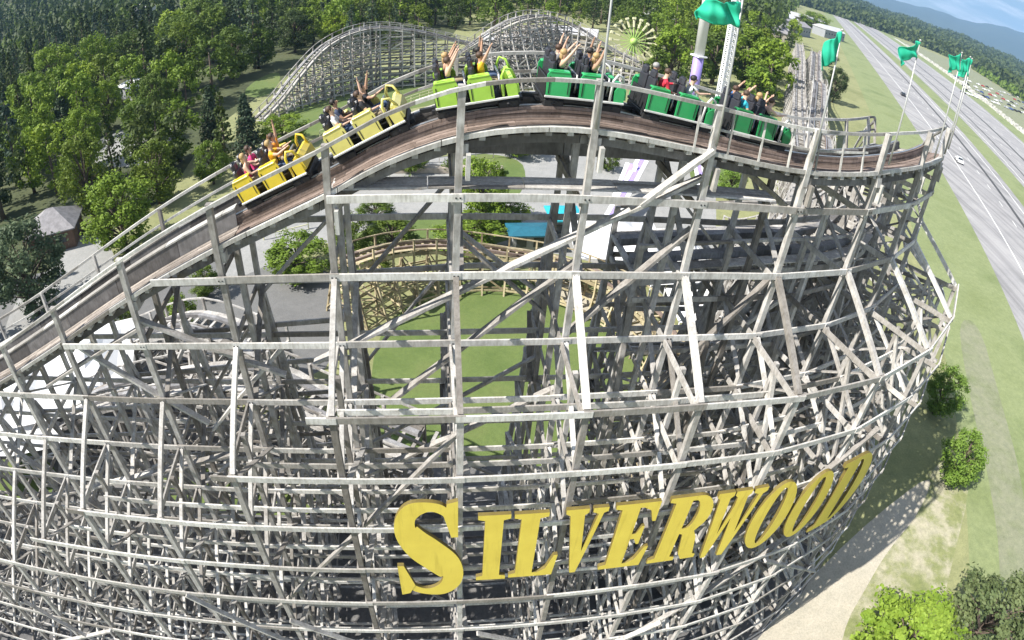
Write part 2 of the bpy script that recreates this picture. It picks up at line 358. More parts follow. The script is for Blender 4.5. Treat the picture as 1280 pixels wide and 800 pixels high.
S_MAIN = [3.05 * i for i in range(-15, 9)] + [S2 + 1.6 + 3.05 * i for i in range(0, 8)]
S_MAIN = sorted(set(round(s, 2) for s in S_MAIN if s < 46))
zt_of = {}
for s in S_MAIN:
    T = TZ(s); bt = batter_top(T); zt_of[s] = bt if bt is not None else 0
def outw(s, z):
    """outer-face setback of the batter legs at this bent"""
    zt = zt_of[s]
    if z >= zt: return 0.0
    zk = zt - KICK
    return off(s, z, 21.86) if z <= zk + .01 else off(s, zk - .02, 21.86) * (zt - z) / KICK
for s in S_MAIN:
    T = TZ(s); bk = BANK(s); zt = zt_of[s]
    p, u = C(s); u3 = Vector((u.x, u.y, 0))
    b = MB(); posts = []; braces = []
    def post(w0, z0, w1, z1, t=0.19, mt='wood'):
        posts.append(((s, w0, z0), (s, w1, z1), t, mt))
    def brc(w0, z0, w1, z1, ds=0.12): braces.append(((s + ds, w0, z0), (s + ds, w1, z1)))
    top0 = T + (1.15 if s < 26 else 1.0)
    post(0, 0, 0, top0, 0.165)
    Ti = T - 3.0 * math.sin(bk)
    post(3.0, 0, 3.0, Ti - 0.3, 0.16)
    post(1.5, 0, 1.5, (T + Ti) / 2 - 0.35, 0.17)
    fan = 1.0 if s < 10 else 0.75
    if zt > 3:
        zk = zt - KICK
        if zk > 0.6:
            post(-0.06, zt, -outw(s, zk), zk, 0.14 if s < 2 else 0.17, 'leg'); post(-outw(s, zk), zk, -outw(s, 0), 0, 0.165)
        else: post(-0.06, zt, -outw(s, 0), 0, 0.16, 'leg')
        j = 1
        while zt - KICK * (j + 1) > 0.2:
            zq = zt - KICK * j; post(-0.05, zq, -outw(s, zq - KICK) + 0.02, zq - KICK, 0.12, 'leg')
            if s > 7: post(-1.45, zq - KICK * .1, -outw(s, zq - KICK * 2) * .98, max(0.1, zq - KICK * 2), 0.13, 'leg')
            j += 1
        if zt > 7: post(-1.45, zt - KICK * 1.0, -outw(s, 0) * 0.5, 0, 0.14)
    # legs on the inner side of the curve
    zi = max(Ti - 3.2, 1)
    post(3.05, zi, 3.0 + 0.26 * zi * fan, 0, 0.2)
    if zi > 8: post(3.0, zi - 4.2, 3.0 + 0.15 * (zi - 4.2) * fan, 0, 0.17); post(3.0, zi - 2.1, 3.0 + 0.26 * fan * 4.2 * 1.3, zi - 8.4, 0.15)
    if zi > 14: post(3.0 + 0.26 * fan * 8, zi - 8, 3.0 + 0.26 * fan * 8 + 0.3, 0, 0.15)
    wl = []; ties = []
    for k, z in enumerate(LV):
        if z > T - 0.8: continue
        wo = -outw(s, z); wi = 3.0 + max(0, 0.26 * (zi - z) * fan)
        ties.append((pt(s - 0.12, wo - 0.1, z - 0.12), pt(s - 0.12, wi + 0.1, z - 0.12)))
        wl.append((z, wo, wi))
    b.beam(deck(s + 0.08, -0.02, -0.42), deck(s + 0.08, 3.1, -0.42), 0.24, 0.3)
    for j in range(len(wl) - 1):
        (z0, o0, i0), (z1, o1, i1) = wl[j], wl[j + 1]
        if j % 2 == 0: brc(0.0, z0, 3.0, z1)
        else: brc(3.0, z0, 0.0, z1)
        if i0 > 4.4:
            if j % 2: brc(3.0, z0, i1, z1, -0.2)
            else: brc(i0, z0, 3.0, z1, -0.2)
        if o0 < -1.2 and o1 < -1.2 and (j % 2 or s > 7): brc(0.0, z0, o1, z1, 0.2)
    ob = bp(b, 'bent', M['wood'], root)
    for A, B in ties: m_ = MB(); m_.beam(A, B, 0.06, 0.2); bp(m_, 'cross_tie', M['wood'], ob)
    for a, c, t, mt in posts:
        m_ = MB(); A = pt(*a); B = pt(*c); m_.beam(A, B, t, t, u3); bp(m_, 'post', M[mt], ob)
    for a, c in braces: m_ = MB(); m_.beam(pt(*a), pt(*c), 0.05, 0.17, u3); bp(m_, 'cross_brace', M['wood'], ob)
# bents under the low run along the highway (seen small): whole frames
s = S_MAIN[-1] + 3.05
while s < 236:
    T = TZ(s); b = MB(); p, u = C(s); u3 = Vector((u.x, u.y, 0))
    for w0 in (0, 3.0): b.beam(pt(s, w0, 0), pt(s, w0, T + (0.9 if w0 == 0 else -0.3)), 0.2, 0.2, u3)
    b.beam(pt(s, -2.4, 0), pt(s, 0, T - 2), 0.2, 0.2, u3); b.beam(pt(s, 5.4, 0), pt(s, 3, T - 2), 0.2, 0.2, u3)
    for z in LV:
        if z < T - 0.6: b.beam(pt(s, -max(0, (T - 2 - z) * 2.4 / max(T - 2, 1)), z), pt(s, 3 + max(0, (T - 2 - z) * 2.4 / max(T - 2, 1)), z), 0.06, 0.2)
    b.beam(pt(s + .1, 0, 0.6), pt(s + .1, 3, T - 0.8), 0.06, 0.2, u3); b.beam(pt(s + .1, 3, 0.6), pt(s + .1, 0, T - 0.8), 0.06, 0.2, u3)
    b.beam(deck(s, -0.12, -0.42), deck(s, 3.2, -0.42), 0.1, 0.3)
    bp(b, 'bent', M['wood'], root); s += 3.05 if s < 90 else 4.4

# long horizontal ledgers, one part per row and face
def ledger_row(z, face):
    b = MB(); n = 0; ss = S_MAIN
    for i in range(len(ss) - 1):
        a, c = ss[i], ss[i + 1]; q = []
        for s in (a, c):
            T = TZ(s)
            if face == 'outer_post': ok = z < T - 0.2; w_ = -0.14
            elif face == 'outer_leg': ok = zt_of[s] - KICK > z - 0.1; w_ = -outw(s, z) - 0.15
            elif face == 'middle_leg': ok = zt_of[s] - 3 > z; w_ = -outw(s, z) * 0.5 - 0.12
            elif face == 'inner_middle': zi = max(T - 3.2, 1) - 4.2; ok = zi > z + 0.5; w_ = 3.14 + 0.15 * (zi - z) * (1.0 if s < 10 else 0.75)
            elif face == 'inner_post': ok = z < T - 3 * math.sin(BANK(s)) - 0.4; w_ = 3.14
            else:
                zi = max(T - 3.2, 1); ok = zi > z + 0.5; w_ = 3.14 + 0.26 * (zi - z) * (1.0 if s < 10 else 0.75)
            q.append((ok, w_))
        if face == 'outer_leg' and not q[0][0] and q[1][0] and a < 5: a = c - 0.5; q[0] = (True, q[1][1])
        if face == 'outer_post' and q[1][0] and not q[0][0] and a < 5:
            # the row runs back until it meets the sloping track
            f = (z - TZ(a)) / (TZ(c) - TZ(a)) if TZ(c) != TZ(a) else 0
            a = a + (c - a) * max(0, min(1, f)) + 0.1; q[0] = (True, -0.14)
        if face in ('inner_leg', 'inner_middle') and -3.1 < a < 3.1 and 4 < z < 18.5: continue
        if q[0][0] and q[1][0]:
            th = 0.2 if n % 2 else 0.195
            if face == 'outer_post' and z > 9:
                for d in (-.05, .05): b.beam(pt(c + d, -.165, z), pt(c + d, -.19, z), .035, .035, mi=1)
            b.beam(pt(a - 0.12, q[0][1], z), pt(c + 0.12, q[1][1] - (0.0 if n % 2 else 0.012), z + (0.006 if n % 2 else -0.006)), 0.055, th); n += 1
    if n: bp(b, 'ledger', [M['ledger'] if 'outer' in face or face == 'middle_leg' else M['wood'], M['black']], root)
for z in LV:
    for f in ('outer_post', 'outer_leg', 'inner_post', 'inner_leg'): ledger_row(z, f)
    for f in ('middle_leg', 'inner_middle'): ledger_row(z + 1.0, f)
for z in (2.6, 5.0):
    for f_ in (-0.14, 3.14):
        b = MB(); s = S_MAIN[-1]
        while s < 232:
            if TZ(s) > z + 1: b.beam(pt(s, f_, z), pt(s + 3.1, f_, z), 0.06, 0.2)
            s += 3.05
        bp(b, 'ledger', M['wood'], root)

# long diagonal braces across the faces: (bay, level) to (bay, level), setback
def diag(i0, k0, i1, k1, w_, t=0.2, mat='wood', th=0.09):
    b = MB(); n = max(1, int(abs(i1 - i0) / 1.2)); 
    for j in range(n):
        a = j / n; c = (j + 1) / n
        s0 = 3.05 * (i0 + (i1 - i0) * a); s1 = 3.05 * (i0 + (i1 - i0) * c); z0 = LV[0] + 2.1333 * (k0 + (k1 - k0) * a); z1 = LV[0] + 2.1333 * (k0 + (k1 - k0) * c)
        W = w_ if not callable(w_) else None
        b.beam(pt(s0, W if W is not None else w_(s0, z0), z0), pt(s1, W if W is not None else w_(s1, z1), z1), th, t, (0.17, -0.98, 0))
    bp(b, 'diagonal_brace', M[mat], root)
of = lambda s, z: -off(s, z) - 0.24
ofi = lambda s, z: -off(s, z) + 0.3
for args in ((-1.3, 8.6, 2.0, 11.3, 0.15, 0.26), (-0.6, 7.9, 1.0, 10.1, 0.15, 0.24), (1.45, 10.95, 2.0, 11.7, -0.1, 0.24), (1.0, 9.0, 2.0, 10.6, 0.15, 0.24), (-1.3, 5.9, 1.0, 8.0, 0.3, 0.22),
             (2.0, 7.9, 3.0, 9.9, 0.2, 0.2), (-4.6, 8.1, -2.9, 9.3, 0.15, 0.2), (-3.05, 9.4, -1.6, 8.4, 0.12, 0.2), (-4.0, 9.0, -2.6, 7.4, 0.2, 0.2), (-2.6, 7.2, -1.6, 8.8, 0.35, 0.2),
             (-7.4, 4.2, -2.4, 6.7, 0.3, 0.26), (-1.95, 8.9, -0.95, 10.4, 2.9, 0.2), (0.1, 9.8, 1.0, 8.7, 2.9, 0.2), (-1.0, 8.8, 0.0, 10.6, 3.1, 0.2), (1.0, 8.4, 0.0, 9.8, 3.0, 0.2), (2, 10.8, 3, 9.4, 3.0, 0.2), (-6.0, 6.5, -4.6, 4.4, 0.3, 0.2), (-5, 2.2, -3.5, 4.4, 0.3, 0.2), (3.0, 8.2, 4.0, 10.0, 3.0, 0.2)):
    diag(*args)
for args in ((-2.2, 4.3, 0.0, 8.6, ofi, 0.15), (-1.5, 0.3, 1.6, 3.4, of, 0.22), (-2.0, 4.4, 0.3, 1.8, of, 0.18), (0.2, 3.9, 2.1, 2.2, of, 0.18), (0.9, 1.7, 2.6, 3.5, of, 0.2), (2.2, 3.0, 4.6, 6.2, of, 0.2), (3.0, 6.2, 4.4, 7.8, of, 0.2), (-3.2, 5.0, -1.2, 2.2, of, 0.18), (-6.5, 3.5, -4.4, 0.8, of, 0.18), (3.6, 5.0, 5.4, 2.2, of, 0.18), (-7.5, 0.9, -5.0, 3.0, of, 0.18)):
    diag(*args)
rng = random.Random(5)
for k in range(46):
    i0 = rng.choice(range(-9, 8)); k0 = rng.uniform(0.5, 7); i1 = i0 + rng.choice((1, 1, 2)) ; k1 = max(0.2, k0 + rng.choice((-2, 2)))
    if TZ(3.05 * min(i0, i1)) < LV[0] + 2.1333 * max(k0, k1) + 2: continue
    diag(i0, k0, i1, k1, rng.choice((1.5, 3.1, 3.1, 4.6, 6.0)) if k0 < 7 else 3.1, 0.15)
m_ = MB()
for a in range(4):
    for k in range(5): s0 = -3 + 2.3 * k; m_.beam(pt(s0, .2 + .17 * a, 24.12), pt(s0 + 2.28, .2 + .17 * a, 24.12), .15, .05)
bp(m_, 'catwalk', M['ledger'], root)
m_ = MB()
for i0 in range(-1, 3): m_.beam(pt(3.05 * i0, 2.85, 24.2), pt(3.05 * (i0 + 1) - .02, 2.85, 24.2), .12, .42)
bp(m_, 'track_beam', M['rail'], root)  # dark rail timber paints in the shade under the deck
# bright plates where posts carry the track beams
for s in S_MAIN:
    if -4 < s < 26:
        m_ = MB(); p, u = C(s); z = TZ(s) - 0.75
        m_.beam(pt(s + 0.2, -0.13, z - 0.32), pt(s + 0.2, -0.13, z + 0.3), 0.2, 0.1, (u.x, u.y, 0)); bp(m_, 'splice_block', M['edge'], root)

# track: planks, rails, edge boards
def ribbon(mb, s0, s1, w0, w1, d0, d1, ds=0.75, gap=0.0, mi=0):
    s = s0
    while s < s1 - 1e-6:
        e = min(s + ds, s1) - gap; n = max(1, int(math.ceil((e - s) / 0.76))) if s < 40 else max(1, int((e - s) / 2)); P = []; F = []
        for k in range(n + 1):
            a = s + (e - s) * k / n; P += [deck(a, w0, d0), deck(a, w1, d0), deck(a, w1, d1), deck(a, w0, d1)]
        for k in range(n):
            b = k * 4; F += [(b, b + 1, b + 5, b + 4), (b + 1, b + 2, b + 6, b + 5), (b + 2, b + 3, b + 7, b + 6), (b + 3, b, b + 4, b + 7)]
        F += [(3, 2, 1, 0), (n * 4, n * 4 + 1, n * 4 + 2, n * 4 + 3)]
        mb.poly(P, F, mi)
        s += ds
SEND = 236
tr = MB()
s = -46.0
while s < SEND:      # sleepers
    st = 0.5 if s < 60 else 1.2
    tr.beam(deck(s, -0.02, -0.2), deck(s, 3.12, -0.2), 0.14, 0.14); s += st
track = bp(tr, 'track', M['wood'], root)
m_ = MB()
for k in range(4): ribbon(m_, -5.6, 34, 0.14 + 0.155 * k, 0.29 + 0.155 * k, -0.125, -0.085 + 0.012 * (k % 2), 2.9 if k % 2 else 2.3, 0.012)
bp(m_, 'walkway', M['deck'], track); m_ = MB()
for k in range(4): ribbon(m_, -46, -5.62, 0.14 + 0.155 * k, 0.29 + 0.155 * k, -0.125, -0.085 + 0.012 * (k % 2), 2.9 if k % 2 else 2.3, 0.012)
bp(m_, 'walkway', M['tandeck'], track)
for w0 in (0.84, 1.98):
    m_ = MB(); ribbon(m_, -46, -5.7, w0 - 0.02, w0 + 0.01, -0.1, 0.40, 2.4, 0.015); bp(m_, 'side_board', M['rail'], track)  # dark colour stands in for the shaded side of the rail stack
    m_ = MB(); ribbon(m_, -46, -5.7, w0 - 0.04, w0 + 0.24, 0.401, 0.45, 1.9, 0.02); bp(m_, 'cap_board', M['edge'], track)  # paler board puts the sunlit rail top into the colour
m_ = MB(); ribbon(m_, 34, SEND, 0.14, 0.74, -0.125, -0.085, 1.5, 0.02); ribbon(m_, 34, SEND, 2.3, 3.05, -0.125, -0.085, 3, 0.02); bp(m_, 'walkway', M['greydeck'], track)
m_ = MB(); ribbon(m_, -46, 34, 2.3, 3.05, -0.125, -0.085, 1.5, 0.02); bp(m_, 'walkway', M['greydeck'], track)
for w0, nm in ((0.86, 'rail'), (2.0, 'rail')):
    m_ = MB()
    for k in range(4): ribbon(m_, -46 - 0.4 * k, SEND, w0 + 0.01 * (k % 2), w0 + 0.26 + 0.01 * (k % 2), -0.12 + k * 0.075, -0.12 + k * 0.075 + 0.07, 1.8 if k % 2 else 2.2, 0.01)
    r_ = bp(m_, 'rail', M['deck'] if w0 < 1 else M['rail'], track)
    m_ = MB(); ribbon(m_, -46, SEND, w0 + 0.08, w0 + 0.18, 0.185, 0.20, 2.0); bp(m_, 'steel_strip', M['steel'], r_)
m_ = MB(); ribbon(m_, -46, SEND, -0.05, 0.02, -0.17, -0.05, 2.4, 0.02); ribbon(m_, -46, SEND, 0.021, 0.135, -0.16, -0.075, 1.9, 0.03); bp(m_, 'edge_board', M['edge'], track); m_ = MB(); ribbon(m_, -46, SEND, 3.07, 3.2, -0.16, -0.06, 2.4, 0.03)
bp(m_, 'edge_board', M['edge'], track)
m_ = MB(); ribbon(m_, -46, SEND, 0.22, 0.32, -0.52, -0.3, 3.05, 0.02); ribbon(m_, -46, SEND, 0.9, 1.05, -0.6, -0.28, 3.05, 0.02); ribbon(m_, -46, SEND, 2.0, 2.15, -0.6, -0.28, 3.05, 0.02); ribbon(m_, -46, SEND, 2.9, 3.0, -0.6, -0.3, 3.05, 0.02)
bp(m_, 'stringer', M['rail'], track)  # dark colour carries the track's shadow on the stringers
# handrails
m_ = MB(); ribbon(m_, -46, SEND, -0.12, -0.02, 1.04, 1.13, 1.5)
hr = bp(m_, 'handrail', M['edge'], root)
m_ = MB(); ribbon(m_, -46, SEND, 3.12, 3.22, 1.0, 1.09, 1.5); ribbon(m_, -46, SEND, 3.14, 3.18, 0.48, 0.56, 1.5)
hr2 = bp(m_, 'handrail', M['edge'], root)
m_ = MB(); ribbon(m_, 5.6, 11.5, -0.04, 0.0, 0.5, 0.56, 1.5); s = 5.6
while s < 11.6: m_.beam(deck(s, -0.02, -0.1), deck(s, -0.02, 1.08), 0.05, 0.05); s += 0.95
bp(m_, 'mid_rail', M['edge'], hr)
for s in S_MAIN:
    m_ = MB(); m_.beam(deck(s, 3.16, -0.4), deck(s, 3.16, 1.06), 0.11, 0.11); bp(m_, 'rail_post', M['wood'], hr2)


# ------------------------------------------------------------------ lower coasters of the same park, built on free curves
def catmull(P, n=10):
    out = []
    for i in range(len(P) - 1):
        p0 = P[max(i - 1, 0)]; p1 = P[i]; p2 = P[i + 1]; p3 = P[min(i + 2, len(P) - 1)]
        for k in range(n):
            t = k / n; out.append(0.5 * ((2 * p1) + (-p0 + p2) * t + (2 * p0 - 5 * p1 + 4 * p2 - p3) * t * t + (-p0 + 3 * p1 - 3 * p2 + p3) * t ** 3))
    out.append(P[-1]); return out
def resample(pts, d):
    out = [pts[0].copy()]; acc = 0.0
    for i in range(1, len(pts)):
        a, c = pts[i - 1], pts[i]; L = (c - a).length
        while acc + L >= d:
            t = (d - acc) / L; a = a + (c - a) * t; out.append(a.copy()); L = (c - a).length; acc = 0.0
        acc += L
    return out
def coaster(name, ctrl, label, cat, wd=2.6, step=3.0, mat='wood', bank=0.0, rail=1.0, lv=2.13, fan=0.22, deckmat='greydeck', tie=0.7, group=None, thick=1.0):
    pts = resample(catmull([Vector(p) for p in ctrl], 12), 0.75)
    org = Vector((pts[0].x, pts[0].y, 0)); rt = empty(name, org, 0, label, cat, group)
    def fr(i):
        a = pts[max(i - 1, 0)]; c = pts[min(i + 1, len(pts) - 1)]; d = c - a; d2 = Vector((d.x, d.y, 0)).normalized(); n = Vector((-d2.y, d2.x, 0))
        return pts[i] - org, d2, n
    def at(i, w_, dz):
        p, d, n = fr(i); return p + n * w_ + Vector((0, 0, dz + w_ * math.tan(bank)))
    t = MB(); k = max(1, round(tie / 0.75))
    for i in range(0, len(pts), k): t.beam(at(i, -wd / 2, -0.1), at(i, wd / 2, -0.1), 0.18, 0.12)
    tk = t.build('track', M[mat], rt)
    def strip(w0, w1, d0, d1, mt, nm, par, st=2):
        b = MB()
        for i in range(0, len(pts) - st, st):
            P = [at(i, w0, d0), at(i, w1, d0), at(i, w1, d1), at(i, w0, d1), at(i + st, w0, d0), at(i + st, w1, d0), at(i + st, w1, d1), at(i + st, w0, d1)]
            b.poly(P, [(3, 2, 1, 0), (4, 5, 6, 7), (0, 1, 5, 4), (1, 2, 6, 5), (2, 3, 7, 6), (3, 0, 4, 7)])
        return b.build(nm, M[mt], par)
    strip(-0.75, -0.45, -0.03, 0.2, deckmat, 'rail', tk); strip(0.45, 0.75, -0.03, 0.2, deckmat, 'rail', tk)
    strip(-wd / 2, -wd / 2 + 0.45, -0.03, 0.02, mat, 'walkway', tk); strip(wd / 2 - 0.45, wd / 2, -0.03, 0.02, mat, 'walkway', tk)
    strip(-wd / 2, -wd / 2 + 0.12, -0.5, -0.2, mat, 'stringer', tk); strip(wd / 2 - 0.12, wd / 2, -0.5, -0.2, mat, 'stringer', tk)
    strip(-wd / 2 - 0.1, -wd / 2, rail - 0.1, rail, mat, 'handrail', rt); strip(wd / 2, wd / 2 + 0.1, rail - 0.1, rail, mat, 'handrail', rt)
    bs = list(range(0, len(pts), max(1, round(step / 0.75)))); led = {}
    for i in bs:
        p, d, n = fr(i); T = p.z; b = MB()
        for sg in (-1, 1):
            e = sg * wd / 2; te = T + e * math.tan(bank); q = p + n * e
            b.beam((q.x, q.y, 0), (q.x, q.y, te + rail), 0.17 * thick, 0.17 * thick, d)
            if T > 2.5:
                w_ = fan * (T - 1.2); q2 = q + n * (sg * w_); b.beam((q2.x, q2.y, 0), (q.x, q.y, te - 1.2), 0.17 * thick, 0.17 * thick, d)
            if T > 8:
                w_ = fan * 0.5 * (T - 3); q2 = q + n * (sg * w_); b.beam((q2.x, q2.y, 0), (q.x, q.y, te - 4), 0.15 * thick, 0.15 * thick, d)
        z = 0.5; lev = []
        while z < T - 0.7:
            w_ = wd / 2 + (max(0, fan * (T - 1.2 - z)) if T > 2.5 else 0); b.beam(p + n * w_ + Vector((0, 0, z - p.z)), p - n * w_ + Vector((0, 0, z - p.z)), 0.06 * thick, 0.19 * thick); lev.append((z, w_)); z += lv
        for j in range(len(lev) - 1):
            sg = 1 if j % 2 else -1
            b.beam(p + n * (sg * wd / 2) + d * .1 + Vector((0, 0, lev[j][0] - p.z)), p - n * (sg * wd / 2) + d * .1 + Vector((0, 0, lev[j + 1][0] - p.z)), 0.06, 0.17 * thick, d)
            for s2 in (-1, 1):
                if lev[j][1] > wd / 2 + 0.6:
                    b.beam(p + n * (s2 * lev[j][1]) + d * .1 + Vector((0, 0, lev[j][0] - p.z)), p + n * (s2 * wd / 2) + d * .1 + Vector((0, 0, lev[j + 1][0] - p.z)), 0.06, 0.16 * thick, d)
        b.build('bent', M[mat], rt); led[i] = lev
    z = 0.5; k = 0
    while z < max(p.z for p in pts):
        for sg in (-1, 1):
            for q_ in (0, 1):
                b = MB()
                for a, c in zip(bs[:-1], bs[1:]):
                    if len(led[a]) > k and len(led[c]) > k:
                        if q_ and led[a][k][1] < wd / 2 + 0.4: continue
                        pa, da, na = fr(a); pc, dc, nc = fr(c); fo = (led[a][k][1], led[c][k][1]) if q_ else (wd / 2 + .1, wd / 2 + .1)
                        A = pa + na * (sg * fo[0]); B = pc + nc * (sg * fo[1]); A.z = z; B.z = z; b.beam(A, B, 0.06 * thick, 0.19 * thick)
                if b.v: b.build('ledger', M[mat], rt)
        z += lv; k += 1
    rest = MB(); nb = 0
    for j, (a, c) in enumerate(zip(bs[:-1], bs[1:])):
        la, lc = led[a], led[c]; m_ = min(len(la), len(lc))
        for q in range(m_ - 1):
            if (q + j) % 3 == 0:
                for sg in (-1, 1):
                    pa, da, na = fr(a); pc, dc, nc = fr(c); A = pa + na * (sg * la[q][1]); B = pc + nc * (sg * lc[q + 1][1]); A.z = la[q][0]; B.z = lc[q + 1][0]
                    b = MB() if nb < 98 else rest; b.beam(A, B, 0.07, 0.17 * thick); nb += 1
                    if b is not rest: b.build('diagonal_brace', M[mat], rt)
    if rest.v: o = rest.build('diagonal_brace', M[mat], rt); o['kind'] = 'stuff'
    return rt
cx, cy, rr = -1.2, 33.5, 13.4
ring = []
for k in range(0, 10):
    a = R(-42 + 22 * k); z = 3.4 + 2.4 * max(0, (k - 6)) / 6 * 2 + (1.2 if k < 2 else 0)
    ring.append((cx + rr * math.cos(a), cy + rr * math.sin(a) * 0.98, z))
ring = [(16, 12 + 6, 5.0)] + ring
coaster('curved_low_coaster_track', ring, 'low curved coaster track in fresh yellowish timber sweeping round the oval lawn', 'roller coaster', mat='newwood', bank=R(9), deckmat='deck', step=2.4, lv=1.3, fan=0.3, thick=0.85)
coaster('inner_coaster_track', [(-30, 21, 3.5), (-24, 22, 6.0), (-14, 22.5, 8.5), (-9.5, 21.5, 8.0), (-3, 20, 7)][:5], 'grey timber inner coaster track running low behind the sloping left side of the main hill', 'roller coaster', step=2.6, fan=0.2)
coaster('inner_coaster_track', [(-29, 30, 3.5), (-21, 28.5, 7.0), (-14, 27.5, 6.0)], 'lowest inner track, deep behind the other inner track under the left slope', 'roller coaster', step=2.4, fan=0.25, lv=1.5)
coaster('inner_coaster_track', [(12, 19.5, 19.6), (12.8, 25, 16.5), (14.5, 32, 12.5), (18, 39, 9.5), (24, 48, 7.5), (32, 62, 7.5), (42, 88, 8), (58, 126, 7), (80, 178, 8), (100, 226, 7)], 'second grey coaster track leaving inside the turn and following the first along the highway', 'roller coaster', step=3.0, fan=0.2)
coaster('crossing_coaster_track', [(3.4, 17.2, 20.6), (7.4, 18.0, 20.9), (11.6, 19.4, 21.0), (15.0, 23.5, 20.4), (16.8, 29, 18.0), (17.5, 35, 14), (18.2, 42, 10), (19.5, 49, 7)], 'short grey track crossing directly beneath the dark green front car', 'roller coaster', step=3.05, fan=0.15, deckmat='greydeck')
H1 = [G(322, 150, 0.8), G(345, 126, 2.6), G(372, 92, 6.0), G(402, 60, 9.6), G(436, 41, 11.6), G(470, 34, 12.0), G(505, 36, 11.4), G(540, 42, 10.2), G(572, 50, 8.8), G(610, 58, 7.5), G(660, 66, 6.5)]
coaster('far_coaster_hill', H1, 'distant grey coaster hill with a rounded crest curving behind the green lawn', 'roller coaster', step=2.1, rail=0.9, lv=1.2, fan=0.12, thick=1.15)
H2 = [G(560, 76, 5.0), G(590, 55, 8.5), G(620, 36, 11.5), G(650, 23, 13.4), G(685, 20, 13.6), G(715, 30, 12.0), G(745, 48, 9.5), G(775, 66, 7.0), G(810, 84, 5.0)]
coaster('far_coaster_hill', H2, 'distant grey coaster hill behind the raised arms in the lime and green cars', 'roller coaster', step=2.0, rail=1.1, lv=1.35, fan=0.45, wd=3.4, thick=1.3)

# ------------------------------------------------------------------ yellow lettering on the curved face
def glyph(ch):
    """closed outlines (outer and holes) in a unit-high box, serif bold; returns list of point lists and the width"""
    def arc(cx, cy, rx, ry, a0, a1, n=14): return [(cx + rx * math.cos(R(a0 + (a1 - a0) * i / n)), cy + ry * math.sin(R(a0 + (a1 - a0) * i / n))) for i in range(n + 1)]
    sf = 0.055
    if ch == 'I': return [[(0, 0), (0.46, 0), (0.46, sf), (0.36, sf + 0.02), (0.36, 1 - sf - 0.02), (0.46, 1 - sf), (0.46, 1), (0, 1), (0, 1 - sf), (0.1, 1 - sf - 0.02), (0.1, sf + 0.02), (0, sf)]], 0.46
    if ch == 'L': return [[(0, 0), (0.68, 0), (0.72, 0.34), (0.66, 0.34), (0.56, 0.12), (0.44, 0.065), (0.36, 0.065), (0.36, 1 - sf - .02), (0.48, 1 - sf), (0.48, 1), (0, 1), (0, 1 - sf), (0.1, 1 - sf - 0.02), (0.1, sf + 0.02), (0, sf)]], 0.72
    if ch == 'V': return [[(0.34, 0), (0.46, 0), (0.74, 1 - sf - .02), (0.82, 1 - sf), (0.82, 1), (0.52, 1), (0.52, 1 - sf), (0.64, 1 - sf - .03), (0.475, 0.36), (0.37, 1 - sf - .03), (0.44, 1 - sf), (0.44, 1), (0, 1), (0, 1 - sf), (0.09, 1 - sf - .03)]], 0.82
    if ch == 'E': return [[(0, 0), (0.66, 0), (0.70, 0.32), (0.64, 0.32), (0.54, 0.12), (0.42, 0.065), (0.36, 0.065), (0.36, 0.47), (0.42, 0.47), (0.48, 0.38), (0.52, 0.38), (0.52, 0.66), (0.48, 0.66), (0.42, 0.55), (0.36, 0.55), (0.36, 0.935), (0.42, 0.935), (0.54, 0.88), (0.61, 0.72), (0.66, 0.72), (0.65, 1), (0, 1), (0, 1 - sf), (0.1, 1 - sf - .02), (0.1, sf + .02), (0, sf)]], 0.7
    if ch == 'R':
        o = [(0, 0), (0.45, 0), (0.45, sf), (0.36, sf + .02), (0.36, 0.45), (0.42, 0.43), (0.5, 0.1), (0.58, 0.0), (0.82, 0), (0.82, sf), (0.76, sf + .02), (0.68, 0.36), (0.6, 0.47)] + arc(0.48, 0.735, 0.28, 0.265, -50, 90, 10) + [(0, 1), (0, 1 - sf), (0.1, 1 - sf - .02), (0.1, sf + .02), (0, sf)]
        return [o, [(0.36, 0.53)] + arc(0.42, 0.735, 0.11, 0.205, -80, 80, 8) + [(0.36, 0.94)]], 0.84
    if ch == 'W': return [[(0.30, 0), (0.42, 0), (0.62, 0.62), (0.76, 0), (0.88, 0), (1.14, 1 - sf - .03), (1.22, 1 - sf), (1.22, 1), (0.92, 1), (0.92, 1 - sf), (1.04, 1 - sf - .03), (0.90, 0.38), (0.80, 1 - sf - .03), (0.86, 1 - sf), (0.86, 1), (0.46, 1), (0.46, 1 - sf), (0.54, 1 - sf - .03), (0.56, 0.8), (0.445, 0.38), (0.35, 1 - sf - .03), (0.42, 1 - sf), (0.42, 1), (0, 1), (0, 1 - sf), (0.08, 1 - sf - .03)]], 1.22
    if ch == 'O': return [arc(0.42, 0.5, 0.42, 0.52, 0, 360, 30)[:-1], arc(0.42, 0.5, 0.15, 0.44, 0, 360, 24)[:-1]], 0.84
    if ch == 'D': return [[(0, 0)] + arc(0.36, 0.5, 0.46, 0.5, -90, 90, 18) + [(0, 1), (0, 1 - sf), (0.1, 1 - sf - .02), (0.1, sf + .02), (0, sf)], [(0.36, 0.065)] + arc(0.38, 0.5, 0.16, 0.435, -90, 90, 14) + [(0.36, 0.935)]], 0.82
